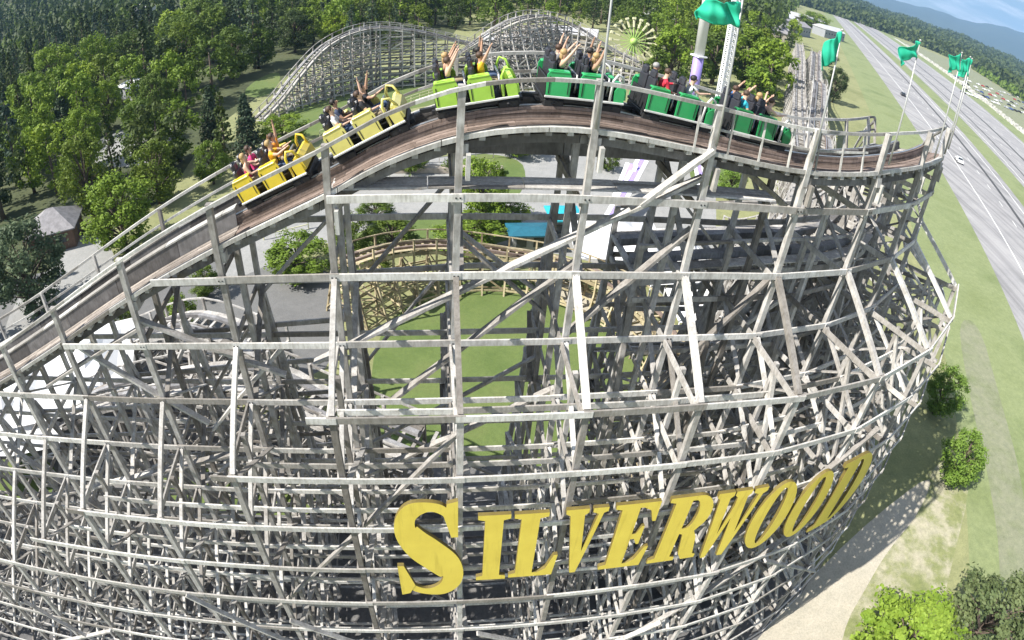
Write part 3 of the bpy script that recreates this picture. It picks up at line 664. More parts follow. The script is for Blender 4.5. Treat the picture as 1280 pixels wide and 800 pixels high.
def s_outline():
    # closed outline of a heavy serif S: spine as a swept width
    sp = [(0.70, 0.80, .035), (0.62, 0.915, .05), (0.44, 0.955, .05), (0.24, 0.90, .10), (0.17, 0.75, .155), (0.28, 0.60, .19), (0.47, 0.47, .20), (0.66, 0.33, .19), (0.70, 0.19, .15), (0.58, 0.07, .09), (0.38, 0.035, .045), (0.19, 0.09, .045), (0.10, 0.22, .035)]
    P = catmull([Vector(p) for p in sp], 6); L = []; Rr = []
    for i, p in enumerate(P):
        d = P[min(i + 1, len(P) - 1)] - P[max(i - 1, 0)]; d2 = Vector((d.x, d.y)).normalized(); n = Vector((-d2.y, d2.x)) * p.z * 0.85
        L.append((p.x + n.x, p.y + n.y)); Rr.append((p.x - n.x, p.y - n.y))
    return L, Rr
def face_pt(s, z, out):
    p, u = C(s); n = Vector((u.y, -u.x)); o = off(s, z) + 0.28 + out; return Vector((p.x + n.x * o, p.y + n.y * o, z))
sign = empty('park_name_sign', (0, 30, 0), 0, 'big yellow serif lettering spelling SILVERWOOD along the curved timber face', 'sign')
LET = [('S', -1.93, 0.22, 12.25, 17.02), ('I', 0.48, 1.38, 13.0, 16.35), ('L', 1.48, 2.92, 13.05, 16.33), ('V', 2.92, 4.14, 13.05, 16.36), ('E', 4.36, 5.82, 13.05, 16.38), ('R', 6.02, 7.75, 13.05, 16.42),
       ('W', 7.6, 9.25, 12.9, 16.36), ('O', 9.25, 10.55, 12.9, 16.3), ('O', 10.68, 12.05, 12.8, 16.2), ('D', 12.2, 14.2, 12.4, 16.2)]
for ch, s0, s1, z0, z1 in LET:
    cu_ = bpy.data.curves.new('tmp', 'CURVE'); cu_.dimensions = '2D'; cu_.fill_mode = 'BOTH'
    if ch == 'S':
        L, Rr = s_outline(); loops = [L + Rr[::-1]]; wd = 0.9
        # end serifs
        loops.append([(0.66, 0.98), (0.78, 1.0), (0.78, 0.66), (0.70, 0.66), (0.62, 0.86)]); loops.append([(0.03, 0.0), (0.14, 0.02), (0.22, 0.12), (0.10, 0.36), (0.02, 0.36)])
    else: loops, wd = glyph(ch)
    me = None; bm = bmesh.new()
    groups = [loops] if ch != 'S' else [[l] for l in loops]
    for gi, grp in enumerate(groups):
        cu_ = bpy.data.curves.new('tmp', 'CURVE'); cu_.dimensions = '2D'; cu_.fill_mode = 'BOTH'
        for lp in grp:
            sp = cu_.splines.new('POLY'); sp.points.add(len(lp) - 1); sp.use_cyclic_u = True
            for q, (x, y) in zip(sp.points, lp): q.co = (x, y, 0, 1)
        tmp = bpy.data.objects.new('tmp', cu_); COL.objects.link(tmp)
        dg = bpy.context.evaluated_depsgraph_get(); dg.update(); m2 = bpy.data.meshes.new_from_object(tmp.evaluated_get(dg))
        b2 = bmesh.new(); b2.from_mesh(m2)
        bmesh.ops.remove_doubles(b2, verts=b2.verts, dist=1e-4)
        # cut across so the letter can bend round the curve
        for k in range(1, 14):
            bmesh.ops.bisect_plane(b2, geom=b2.verts[:] + b2.edges[:] + b2.faces[:], plane_co=(wd * k / 14, 0, 0), plane_no=(1, 0, 0))
        r = bmesh.ops.extrude_face_region(b2, geom=b2.faces[:])
        for v in r['geom']:
            if isinstance(v, bmesh.types.BMVert): v.co.z = 0.12 + 0.004 * gi
        m3 = bpy.data.meshes.new('x'); b2.to_mesh(m3); bm.from_mesh(m3); b2.free()
        bpy.data.objects.remove(tmp)
    for v in bm.verts:
        s = s0 + (s1 - s0) * v.co.x / wd; z = z0 + (z1 - z0) * v.co.y; q = face_pt(s, z, v.co.z); v.co = (q.x, q.y - 30, q.z)
    bmesh.ops.recalc_face_normals(bm, faces=bm.faces)
    me = bpy.data.meshes.new('letter'); bm.to_mesh(me); bm.free()
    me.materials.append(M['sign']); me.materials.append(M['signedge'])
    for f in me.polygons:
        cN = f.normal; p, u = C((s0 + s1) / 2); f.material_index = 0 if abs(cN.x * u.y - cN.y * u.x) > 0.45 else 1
    o = bpy.data.objects.new('letter', me); COL.objects.link(o); o.parent = sign
    o['label'] = 'taller first yellow capital letter S' if ch == 'S' else 'yellow capital letter ' + ch
HAZE = True
# ------------------------------------------------------------------ the train
def frame_at(s, w=1.5, dz=0.0):
    a = deck(s - 0.6, w, dz); c = deck(s + 0.6, w, dz); x = (c - a).normalized()
    n = (deck(s, w + 0.5, dz) - deck(s, w - 0.5, dz)).normalized(); z = x.cross(n).normalized(); y = z.cross(x)
    m = Matrix(((x.x, y.x, z.x, 0), (x.y, y.y, z.y, 0), (x.z, y.z, z.z, 0), (0, 0, 0, 1))); m.translation = deck(s, w, dz); return m
train = empty('roller_coaster_train', deck(-6, 1.5, 0.0), 0, 'six car roller coaster train coloured from yellow through lime to green cresting the hill', 'train')
TI = Matrix.Translation(train.location).inverted()
CARS = [('yellow', 'bright yellow rearmost car'), ('pale_yellow', 'pale yellow second car from the rear'), ('lime', 'lime green third car from the rear'),
        ('green', 'bright green fourth car from the rear'), ('green_mid', 'green fifth car from the rear'), ('green_dark', 'dark green front car')]
CARM = []
def side_panel(mb, x0, x1, y, z0, z1, th, curve):
    """seat side: upright panel with a rounded shoulder towards the rear"""
    sg = 1 if y > 0 else -1; P = [(x0, z0), (x1, z0), (x1 + 0.0, z1 - 0.14)]
    P += [(x1 - 0.04, z1 - 0.04), (x1 - 0.14, z1)] + [(x0 + 0.12, z1 + 0.02), (x0 + 0.03, z1 - 0.03), (x0 - 0.02, z1 - 0.12)]
    n = len(P); V = [Vector((a, y, b)) for a, b in P] + [Vector((a, y - sg * th, b)) for a, b in P]
    mb.poly(V, [tuple(range(n)) if sg < 0 else tuple(reversed(range(n))), tuple(range(n, 2 * n)) if sg > 0 else tuple(reversed(range(n, 2 * n)))] +
            [(i, (i + 1) % n, n + (i + 1) % n, n + i) for i in range(n)], 0, 0.5)
for k, (colk, lab) in enumerate(CARS):
    s0 = -5.45 + 2.48 * k; m = frame_at(s0 + 0.95, 1.5, 0.2); CARM.append(m)
    b = MB(); b.box((0, 0, 0.10), (2.02, 1.16, 0.16), bev=0.03); b.box((0, 0, 0.0), (2.2, 0.5, 0.1)); b.box((-1.15, 0, 0.04), (0.5, 0.14, 0.1)); b.box((0, 0, 0.19), (2.0, 1.3, 0.03))
    for wx in (-0.72, 0.72): b.box((wx, 0, 0.02), (0.5, 1.25, 0.2), bev=0.03)
    b.box((-0.95, 0, 0.42), (0.05, 1.2, 0.5), bev=0.02)
    car = b.build('car', [M['black']], train); car.matrix_local = TI @ m; car['label'] = lab
    for wx in (-0.72, 0.72):
        for wy in (-0.57, 0.57):
            b = MB(); b.tube([(wx, wy - 0.05, 0.02), (wx, wy + 0.05, 0.02)], 0.17, 14); b.tube([(wx, wy - 0.06, 0.02), (wx, wy + 0.06, 0.02)], 0.05, 8)
            b.build('wheel', M['dark'], car, True)
    for sg in (-1, 1):
        b = MB(); b.box((0.0, sg * 0.70, 0.21), (1.96, 0.05, 0.055), bev=0.01); b.build('sill', M['sill'], car)
        for x0 in (-0.95, -0.15):
            b = MB(); side_panel(b, x0, x0 + 0.56, sg * 0.71, 0.24, 0.86, 0.05, 0)
            b.box((x0 + 0.05, sg * 0.715, 0.5), (0.02, 0.012, 0.44), mi=1); b.box((x0 + 0.50, sg * 0.715, 0.5), (0.015, 0.012, 0.40), mi=1)
            b.box((x0 + 0.27, sg * 0.60, 0.83), (0.5, 0.24, 0.06), bev=0.02)
            b.build('side_panel', [M[colk], M['black']], car)
        b = MB(); side_panel(b, 0.72, 0.96, sg * 0.70, 0.24, 0.62, 0.05, 0); b.build('nose_panel', [M[colk]], car)
        b = MB(); b.tube([(0.62, sg * 0.66, 0.25), (0.64, sg * 0.66, 0.75), (0.74, sg * 0.66, 0.93), (0.88, sg * 0.62, 0.86), (0.96, sg * 0.55, 0.6)], 0.035, 6); b.build('grab_rail', M[colk] if k < 3 else M['sill'], car, True)
    b = MB(); V = []
    P = [(0.86, 0.25), (1.02, 0.3), (1.0, 0.55), (0.90, 0.68), (0.80, 0.66), (0.84, 0.5)]; n = len(P)
    V = [Vector((a, -0.66, c)) for a, c in P] + [Vector((a, 0.66, c)) for a, c in P]
    b.poly(V, [tuple(range(n)), tuple(reversed(range(n, 2 * n)))] + [((i + 1) % n, i, n + i, n + (i + 1) % n) for i in range(n)], 0, .5); b.build('nose', [M[colk]], car)
    for x0 in (-0.95, -0.15):
        for sy in (-0.31, 0.31):
            b = MB(); b.box((x0 + 0.42, sy, 0.47), (0.46, 0.5, 0.14), bev=0.04); b.box((x0 + 0.13, sy, 0.74), (0.13, 0.46, 0.62), bev=0.05); seat = b.build('seat', M['vinyl'], car)
            b = MB(); b.box((x0 + 0.12, sy, 1.12), (0.13, 0.32, 0.24), bev=0.05); b.build('headrest', M['vinyl'], seat)
        b = MB(); b.tube([(x0 + 0.72, -0.5, 0.3), (x0 + 0.74, -0.5, 0.74), (x0 + 0.74, 0.5, 0.74), (x0 + 0.72, 0.5, 0.3)], 0.03, 6); b.build('lap_bar', M['steel'], car, True)
        b = MB(); b.box((x0 + 0.95 - 0.12, 0, 0.42), (0.05, 1.15, 0.42), bev=0.02); b.build('footwell_panel', M['black'], car)

# ------------------------------------------------------------------ riders
def skin_mesh(name, chains):
    """chains: lists of (point, radius, tag); the first chain's first point is the root; later chains start at an index of an earlier vertex"""
    V = []; E = []; Rd = []; T = []
    for start, ch in chains:
        prev = start
        for p, r, t in ch:
            V.append(p); Rd.append(r); T.append(t)
            if prev is not None: E.append((prev, len(V) - 1))
            prev = len(V) - 1
    me = bpy.data.meshes.new(name); me.from_pydata([tuple(v) for v in V], E, [])
    o = bpy.data.objects.new('tmp', me); COL.objects.link(o)
    md = o.modifiers.new('s', 'SKIN')
    sv_ = me.skin_vertices[0].data
    for i, r in enumerate(Rd): sv_[i].radius = (r[0], r[1]) if isinstance(r, tuple) else (r, r)
    sv_[0].use_root = True
    md.use_smooth_shade = True; md.branch_smoothing = 0.6
    m2 = o.modifiers.new('d', 'SUBSURF'); m2.levels = 1; m2.render_levels = 1
    dg = bpy.context.evaluated_depsgraph_get(); dg.update()
    out = bpy.data.meshes.new_from_object(o.evaluated_get(dg)); bpy.data.objects.remove(o)
    return out, V, T, E
def person(mat, lx, ly, pose, shirt, legs, skin, hair, label, hairlen=0.0, glasses=False, sleeve='short', look=0.0, lean=0.0):
    """seated rider; car-local seat corner lx, side ly; pose = (left arm, right arm) of 'up', 'wide', 'front', 'bar'"""
    hip = Vector((0.0, 0, 0.60)); ch = []
    spine = [(hip, 0.13, 'leg'), (Vector((0.0 + lean * .3, 0, 0.76)), (0.13, 0.115), 's'), (Vector((0.02 + lean * .6, 0, 0.92)), (0.15, 0.115), 's'), (Vector((0.03 + lean, 0, 1.06)), (0.155, 0.105), 's'), (Vector((0.04 + lean, 0, 1.145)), 0.06, 'k'),
             (Vector((0.06 + lean, 0, 1.22)), 0.075, 'k'), (Vector((0.07 + lean, 0, 1.30)), 0.098, 'k'), (Vector((0.065 + lean, 0, 1.365)), 0.075, 'k')]
    ch.append((None, spine)); idx = len(spine); hands = []
    for sg, ps in ((1, pose[0]), (-1, pose[1])):
        sh = Vector((0.03 + lean, sg * 0.17, 1.06))
        if ps == 'up': el = sh + Vector((0.08, sg * 0.08, 0.25)); ha = el + Vector((0.05, sg * 0.03, 0.25))
        elif ps == 'high': el = sh + Vector((0.14, sg * 0.04, 0.23)); ha = el + Vector((0.14, -sg * 0.02, 0.22))
        elif ps == 'wide': el = sh + Vector((0.02, sg * 0.22, 0.12)); ha = el + Vector((0.08, sg * 0.12, 0.22))
        elif ps == 'front': el = sh + Vector((0.2, sg * 0.05, -0.1)); ha = el + Vector((0.24, -sg * 0.03, 0.06))
        else: el = sh + Vector((0.10, sg * 0.05, -0.25)); ha = Vector((0.36 + lean * .5, sg * 0.14, 0.80))
        fd = (ha - el).normalized()
        stt = 's' if sleeve != 'none' else 'k'; s2 = 's' if sleeve == 'long' else 'k'
        ch.append((3, [(sh, 0.07, stt), (sh.lerp(el, 0.5), 0.052, stt), (el, 0.043, s2), (el.lerp(ha, 0.6), 0.036, s2), (ha, (0.028, 0.024), 'k'), (ha + fd * 0.06, (0.036, 0.02), 'k')]))
        hands.append((ha + fd * 0.075, fd, sg, ps))
    for sg in (1, -1):
        ch.append((0, [(Vector((0.06, sg * 0.10, 0.60)), 0.095, 'leg'), (Vector((0.42, sg * 0.13, 0.62)), 0.066, 'leg'), (Vector((0.50, sg * 0.13, 0.42)), 0.055, 'leg'), (Vector((0.50, sg * 0.13, 0.27)), 0.04, 'shoe'), (Vector((0.62, sg * 0.13, 0.235)), 0.04, 'shoe')]))
    me, V, T, E = skin_mesh('person', ch)
    # five unequal fingers on each hand, closed on the bar or spread in the air
    b = MB()
    for h, fd, sg, ps in hands:
        side = Vector((0, sg, 0)) if abs(fd.y) < 0.8 else Vector((1, 0, 0)); side = (side - fd * side.dot(fd)).normalized(); nrm = fd.cross(side)
        curl = 0.8 if ps == 'bar' else 0.15
        for i, L in enumerate((0.062, 0.072, 0.067, 0.052)):
            o0 = h + side * (-0.026 + 0.0175 * i); d1 = (fd + side * (i - 1.5) * 0.10).normalized(); d2 = (d1 * (1 - curl) - nrm * curl * sg).normalized()
            b.tube([o0 - fd * 0.012, o0 + d1 * L * 0.45, o0 + d1 * L * 0.45 + d2 * L * 0.35, o0 + d1 * L * 0.45 + d2 * L * 0.6], [0.0095, 0.009, 0.008, 0.006], 5)
        t0 = h - fd * 0.045 - side * 0.03; td = (fd * 0.7 - side * 0.8).normalized()
        b.tube([t0 + side * 0.01, t0 + td * 0.03, t0 + (td * 0.045 + fd * 0.015)], [0.011, 0.0095, 0.007], 5)
    hc = Vector((0.07 + lean, 0, 1.30))
    b.tube([hc + Vector((0.085, 0, 0.03)), hc + Vector((0.112, 0, -0.015)), hc + Vector((0.09, 0, -0.028))], [0.009, 0.014, 0.01], 5)           # nose
    for sg in (1, -1): b.ball(hc + Vector((0.0, sg * 0.088, 0.0)), 0.024, 0.7, 0.4, 1.1, seg=6, rings=4)                                        # ears
    b.box(hc + Vector((0.088, 0, -0.055)), (0.012, 0.045, 0.01), mi=4)                                                                       # mouth
    bm = bmesh.new(); bm.from_mesh(me)
    base = len(bm.verts)
    vs_ = [bm.verts.new(v) for v in b.v]
    for f, mi in zip(b.f, b.m):
        try: nf = bm.faces.new([vs_[i] for i in f]); nf.material_index = mi; nf.smooth = True
        except ValueError: pass
    bm.to_mesh(me); bm.free()
    me.materials.clear()
    for mt in (SKIN[skin], CL[shirt], CL[legs], CL['black'], CL['red']): me.materials.append(mt)
    SEG = [(V[a], V[c], T[c]) for a, c in E]; code = {'k': 0, 's': 1, 'leg': 2, 'shoe': 3}
    nbody = len(me.polygons) - len(b.f)
    for f in me.polygons:
        if f.index >= nbody: continue
        best = 9; bt = 'k'
        for a, c, t in SEG:
            d = c - a; u_ = max(0, min(1, (f.center - a).dot(d) / max(d.length_squared, 1e-6))); q = (f.center - a - d * u_).length
            if q < best: best = q; bt = t
        f.material_index = code[bt]
    me.polygons.foreach_set('use_smooth', [True] * len(me.polygons))
    o = bpy.data.objects.new('person', me); COL.objects.link(o)
    tag(o, label, 'person', 'riders on the train')
    L = mat @ Matrix.Translation((lx, ly, 0.03)) @ Matrix.Scale(0.93, 4); o.matrix_world = L
    b = MB(); b.ball(hc + Vector((-0.02, 0, 0.035)), 0.108, 0.98, 0.97, 0.9, seg=12, rings=7)
    if hairlen: b.ball(hc + Vector((-0.07, 0, -0.07 - hairlen * .4)), 0.085, 0.7, 0.95, 1.0 + hairlen * 6, seg=10, rings=6)
    hr_ = b.build('hair', HAIR[hair], o, True)
    for v in hr_.data.vertices:      # leave the face free
        if v.co.x > hc.x + 0.055 and v.co.z < hc.z + 0.07: v.co.x = hc.x + 0.05
    b = MB()
    for sg in (1, -1):
        b.ball(hc + Vector((0.089, sg * 0.034, 0.016)), 0.014, 0.6, 1.1, 0.9, seg=6, rings=4)
    b.build('glasses' if glasses else 'eyes', M['black'] if glasses else M['dark'], o, True)
    return o
RA, RB = -0.95 + 0.33, -0.15 + 0.33
NEAR, FAR = -0.31, 0.31
P_ = [
 (0, RA, FAR, ('bar', 'bar'), 'pink', 'jean', 0, 0, 'person in bright pink top in the back seat of the bright yellow car', dict(hairlen=.1, lean=.05)),
 (0, RA, NEAR, ('front', 'bar'), 'pink', 'khaki', 0, 2, 'person in pink leaning low beside the rear yellow side panel', dict(hairlen=.08, sleeve='none', lean=.1)),
 (0, RB, FAR, ('up', 'wide'), 'orange', 'khaki', 1, 0, 'person in orange with a hand lifted in the front seat of the yellow car', dict(hairlen=.1)),
 (0, RB, NEAR, ('front', 'front'), 'gold', 'jean', 0, 2, 'person in golden yellow top reaching forward over the yellow car', dict(lean=.08)),
 (1, RA, NEAR, ('bar', 'bar'), 'white', 'jean', 0, 0, 'man in white shirt and dark glasses sitting upright in the pale yellow car', dict(glasses=True)),
 (1, RA, FAR, ('bar', 'bar'), 'navy', 'jean', 1, 1, 'person in navy beyond the man in white in the pale yellow car', dict()),
 (1, RB, NEAR, ('up', 'bar'), 'black', 'khaki', 0, 0, 'man in black top raising one arm in the pale yellow car', dict(lean=-.02)),
 (1, RB, FAR, ('high', 'front'), 'black', 'jean', 1, 1, 'person in black beyond the man raising one arm', dict()),
 (2, RA, NEAR, ('high', 'high'), 'navy', 'jean', 0, 0, 'person in navy with both arms stretched up and forward in the lime car', dict(sleeve='none', lean=.04)),
 (2, RA, FAR, ('high', 'high'), 'grey', 'khaki', 1, 2, 'person in grey with raised bare arms beyond the navy rider in the lime car', dict(sleeve='none', hairlen=.1)),
 (2, RB, NEAR, ('up', 'high'), 'gold', 'khaki', 1, 0, 'person in golden orange shirt with arms up in the front seat of the lime car', dict()),
 (2, RB, FAR, ('up', 'up'), 'black', 'jean', 2, 1, 'person in black with arms up beyond the golden orange shirt', dict()),
 (3, RA, NEAR, ('high', 'high'), 'black', 'jean', 0, 2, 'person in black sleeveless top with pale arms up in the bright green car', dict(sleeve='none', hairlen=.1)),
 (3, RA, FAR, ('up', 'up'), 'grey', 'jean', 0, 0, 'person in grey with hands up at the back of the bright green car', dict()),
 (3, RB, NEAR, ('up', 'up'), 'black', 'khaki', 1, 2, 'blond person with both arms straight up in the front of the bright green car', dict(sleeve='none', hairlen=.12)),
 (3, RB, FAR, ('up', 'wide'), 'navy', 'jean', 2, 1, 'person in navy with arms up on the far side of the bright green car', dict()),
 (4, RA, NEAR, ('front', 'bar'), 'red', 'jean', 0, 0, 'person in red top leaning forward in the fifth car', dict(lean=.1, sleeve='long')),
 (4, RA, FAR, ('bar', 'bar'), 'grey', 'jean', 1, 3, 'person in grey beyond the red top in the fifth car', dict()),
 (4, RB, NEAR, ('bar', 'front'), 'white', 'blue', 0, 1, 'dark haired person in white shirt in the fifth car', dict(lean=.03)),
 (5, RA, NEAR, ('high', 'bar'), 'cyan', 'blue', 0, 0, 'person in cyan shirt lifting one arm in the dark green car', dict()),
 (5, RA, FAR, ('high', 'wide'), 'blue', 'jean', 1, 0, 'person in dark blue beyond the cyan shirt in the dark green car', dict()),
 (5, RB, NEAR, ('wide', 'front'), 'black', 'khaki', 0, 0, 'person in black with bare arms out in the front row of the train', dict(sleeve='none', lean=.05)),
 (5, RB, FAR, ('front', 'wide'), 'grey', 'jean', 0, 2, 'blond person in grey on the far side of the front row', dict(hairlen=.1)),
]
for k, lx, ly, pose, shirt, legs, skn, hr_, lab, kw in P_: person(CARM[k], lx, ly, pose, shirt, legs, skn, hr_, lab, **kw)

# ------------------------------------------------------------------ flags on the handrail posts
def flagpole(s, w_, z0, hgt, fw, fh, lab, seed, droop=0.25, dirn=1, lean=(0, 0), fz=None):
    base = pt(s, w_, z0); rt = empty('flag', base, 0, lab, 'flag', 'teal flags on poles along the outer handrail')
    b = MB(); top = Vector((lean[0], lean[1], hgt)); b.tube([(0, 0, -0.9), (0, 0, 0.3), top], [0.035, 0.03, 0.018], 8); b.ball(top, 0.04, seg=8, rings=5); b.build('pole', M['pole'], rt, True)
    rg = random.Random(seed); n, m_ = 24, 16; V = []; F = []; fd = Vector((cr.x, cr.y, 0)).normalized() * dirn; sd = Vector((-fd.y, fd.x, 0)); zt = hgt if fz is None else fz
    for i in range(n + 1):
        u = i / n
        for j in range(m_ + 1):
            v = j / m_; wv = (math.sin(u * 8 + v * 2.6 + seed) * 0.2 * (u + .15) + math.sin(u * 17 + v * 5 + seed * 2) * 0.07 + math.sin(v * 9 + u * 4) * .04) * fw
            zz = zt - 0.05 - fh * v * (1 - 0.12 * u) - droop * fh * u * (0.6 + 0.7 * u) + 0.04 * math.sin(v * 6 + u * 9)
            q = fd * (u * fw * (1 - 0.12 * math.sin(v * 3 + seed))) + sd * wv + top * (zz / hgt) * Vector((1, 1, 0)).length * 0
            V.append((q.x + top.x * zz / hgt, q.y + top.y * zz / hgt, zz))
    for i in range(n):
        for j in range(m_): a = i * (m_ + 1) + j; F.append((a, a + 1, a + m_ + 2, a + m_ + 1))
    b = MB(); b.poly(V, F, 0, .5); fo = b.build('flag_cloth', M['flag'], rt, True)
    sdm = fo.modifiers.new('t', 'SOLIDIFY'); sdm.thickness = 0.008
    return rt
flagpole(3.05, -0.1, 26.7, 5.0, 1.2, 0.7, 'bare pole top with teal flag above the frame, standing by the bright green car', 1)
flagpole(6.15, -0.1, 26.5, 4.6, 0.95, 0.6, 'largest teal flag flying high above the dark green car', 2, dirn=-1, fz=2.78, droop=0.12)
flagpole(9.15, -0.1, 26.4, 2.8, 0.40, 0.85, 'narrow drooping teal flag over the far straight track', 3, dirn=-1, droop=0.4)
flagpole(12.5, -0.1, 26.5, 3.1, 0.62, 0.5, 'teal flag blown into a point above the grass beside the highway', 4, dirn=-1, droop=0.75)
flagpole(16.3, -0.1, 26.6, 3.1, 0.55, 0.62, 'teal flag rippling above the highway median', 5, dirn=-1, droop=0.4)
flagpole(18.6, -0.1, 26.5, 3.15, 0.5, 0.62, 'teal flag over the far carriageway just inside the outermost one', 6, dirn=-1, droop=0.35)
flagpole(19.5, -0.15, 26.6, 3.0, 0.5, 0.7, 'outermost teal flag at the edge of the turn', 7, dirn=-1, droop=0.35)

# ------------------------------------------------------------------ ground, roads, lawns
gr = sheet('ground', [(9000 * math.cos(R(a)), 9000 * math.sin(R(a))) for a in range(0, 360, 6)], M['ground'], 0)
BR = R(24.2); rc, rs_ = math.cos(BR), math.sin(BR)
def rd(o, a): return (o * rc + a * rs_, -o * rs_ + a * rc)
def strip_road(name, o0, o1, mat, z, a0=-120, a1=2400, narrow=None):
    return sheet(name, [rd(o0, a0), rd(o1, a0), rd(o1, a1), rd(o0, a1)], mat, z)
strip_road('verge_grass', 24, 136, M['verge'], 0.004)
strip_road('highway_road', 39, 64, M['road'], 0.008); strip_road('highway_road', 73, 112, M['road'], 0.008)
strip_road('white_gravel_strip', 126, 133, M['whiteg'], 0.008, -60, 900)
strip_road('parking_ground', 136, 250, M['trackgrey'], 0.008, 60, 900)
mk = MB()
def mark(o, wd_, a0, a1, z=0.016):
    P = [rd(o - wd_ / 2, a0), rd(o + wd_ / 2, a0), rd(o + wd_ / 2, a1), rd(o - wd_ / 2, a1)]; return [(p[0], p[1], z) for p in P]
for o in (47, 61.5, 75.5, 109): mk.poly(mark(o, 0.28, -120, 1800), [(0, 1, 2, 3)])
for o in (54.2, 85, 97):
    a = -60
    while a < 700: mk.poly(mark(o, 0.2, a, a + 3.5), [(0, 1, 2, 3)]); a += 12
q = mk.build('road_markings', M['paint']); q['kind'] = 'structure'
mk = MB()
for o, wd_ in ((57.5, 1.1), (80, 0.9), (92, 1.4)): mk.poly(mark(o, wd_, -120, 1800, 0.012), [(0, 1, 2, 3)])
q = mk.build('road_seams', M['seam']); q['kind'] = 'structure'
sheet('patchy_ground', smoothpoly([G(900, 900), G(960, 800), G(1100, 650), G(1190, 560), G(1215, 600), G(1190, 700), G(1170, 790), G(1160, 900)], 2), M['patchy'], 0.008)
sheet('dirt_path', smoothpoly([G(880, 900), G(940, 800), G(1060, 670), G(1170, 585), G(1150, 640), G(1108, 690), G(1085, 730), G(1050, 790), G(1040, 900)], 2), M['sand'], 0.018)
sheet('gravel_track', smoothpoly([G(1195, 400), G(1222, 400), G(1250, 500), G(1275, 590), G(1290, 720), G(1270, 860), G(1235, 860), G(1252, 720), G(1236, 600), G(1212, 500)], 2), M['trackgrey'], 0.012)
sheet('gravel_painted_shade', smoothpoly([(-60, -4), (-10, 2), (10, 8), (17, 14), (27, 28), (34, 50), (26, 52), (16, 44), (13, 30), (6, 25.5), (-12, 26), (-30, 30), (-55, 28)], 2), M['gravel'], 0.012)  # ground under the structure, its shade painted in as a darker sheet
sheet('oval_lawn', smoothpoly([G(470, 560), G(462, 440), G(500, 385), G(570, 352), G(640, 346), G(720, 368), G(790, 400), G(815, 470), G(790, 560), G(700, 585), G(560, 580)], 3), M['lawn'], 0.016)
sheet('worn_dirt', smoothpoly([G(660, 350), G(700, 348), G(760, 375), G(830, 420), G(820, 455), G(760, 400), G(690, 375)], 2), M['sand'], 0.020)
sheet('far_lawn', smoothpoly([G(345, 142), G(370, 120), G(420, 103), G(480, 92), G(570, 84), G(640, 88), G(640, 130), G(520, 130), G(400, 175), G(350, 165)], 2), M['lawn'], 0.012)
sheet('far_lawn', smoothpoly([G(300, 118), G(322, 98), G(350, 88), G(350, 105), G(328, 124)], 2), M['lawn'], 0.012)
sheet('plaza', smoothpoly([G(395, 300), G(300, 350), G(262, 350), G(300, 290), G(380, 240), G(430, 215), G(560, 195), G(700, 180), G(860, 165), G(900, 230), G(880, 400), G(790, 345), G(700, 315), G(560, 305), G(440, 310)], 2), M['plaza'], 0.006)
sheet('side_path', smoothpoly([G(20, 372), G(70, 330), G(86, 300), G(118, 290), G(150, 320), G(120, 380), G(60, 420), G(0, 430)], 2), M['plaza'], 0.006)
sheet('side_path', smoothpoly([G(118, 172), G(210, 150), G(225, 185), G(170, 212), G(110, 205)], 2), M['plaza'], 0.006)
sheet('service_yard', smoothpoly([(-58, 26), (-40, 30), (-14, 29), (-13, 40), (-20, 50), (-34, 46), (-50, 44), (-62, 38)], 2), M['asphalt'], 0.005)
sheet('planting_bed', smoothpoly([G(430, 330), G(440, 285), G(560, 270), G(650, 262), G(655, 300), G(560, 312)], 2), M['lawn'], 0.010)
sheet('planting_bed', smoothpoly([G(570, 255), G(572, 190), G(650, 196), G(660, 225), G(640, 258)], 2), M['lawn'], 0.010)
sheet('planting_bed', smoothpoly([G(865, 235), G(860, 200), G(910, 205), G(935, 235)], 2), M['lawn'], 0.010)
sheet('far_road', [G(322, 8), G(470, -6), G(470, -14), G(322, -1)], M['road'], 0.006)
sheet('far_lawn', smoothpoly([G(170, 24), G(235, 8), G(270, 12), G(225, 26), G(190, 32)], 2), M['lawn'], 0.006)
for z0, pts in ((0.02, [(-38, 15), (-30, 15), (-30, 19), (-38, 20)]), (0.02, [(-22, 18), (-9, 20), (-9, 23), (-22, 22)])): sheet('grass_patch', smoothpoly(pts, 2), M['lawn'], z0)

# forested country beyond the highway and the mountains
def ridge(name, az0, az1, r0, r1, hf, mat, na=90, nr=14):
    V = []; F = []
    for i in range(na + 1):
        az = R(az0 + (az1 - az0) * i / na)
        for j in range(nr + 1):
            t = j / nr; r = r0 + (r1 - r0) * t; h = hf(math.degrees(az), t) ; V.append((r * math.sin(az), r * math.cos(az), h))
    for i in range(na):
        for j in range(nr): a = i * (nr + 1) + j; F.append((a, a + nr + 1, a + nr + 2, a + 1))
    b = MB(); b.poly(V, F, 0, .5); o = b.build(name, mat, None, True); o['kind'] = 'structure'; return o
def hl(az, t): return -2 + sm(t * 1.1) * (24 + 0.9 * max(0, az - 18) + 5.5 * max(0, -26 - az) + 5 * math.sin(az * 0.35) + 3 * math.sin(az * 1.3 + 2) + 1.2 * math.sin(az * 4.1))
foothill = ridge('forested_hills', -75, 75, 900, 2600, hl, M['forest'], 150, 16)
def rise(az, t): return -1 + sm(t) * 82 * sm((-36 - az) / 11)
ridge('wooded_rise', -80, -34, 330, 1000, rise, M['woodfloor'], 60, 14)
def hm(az, t): return -5 + sm(t) * (60 + max(0, (az - 24)) * 21 + 26 * math.sin(az * 0.42 + 1.2) + 14 * math.sin(az * 1.1) + 5 * math.sin(az * 3.3))
ridge('blue_mountains', 8, 80, 4600, 7600, hm, M['mount'], 160, 14)

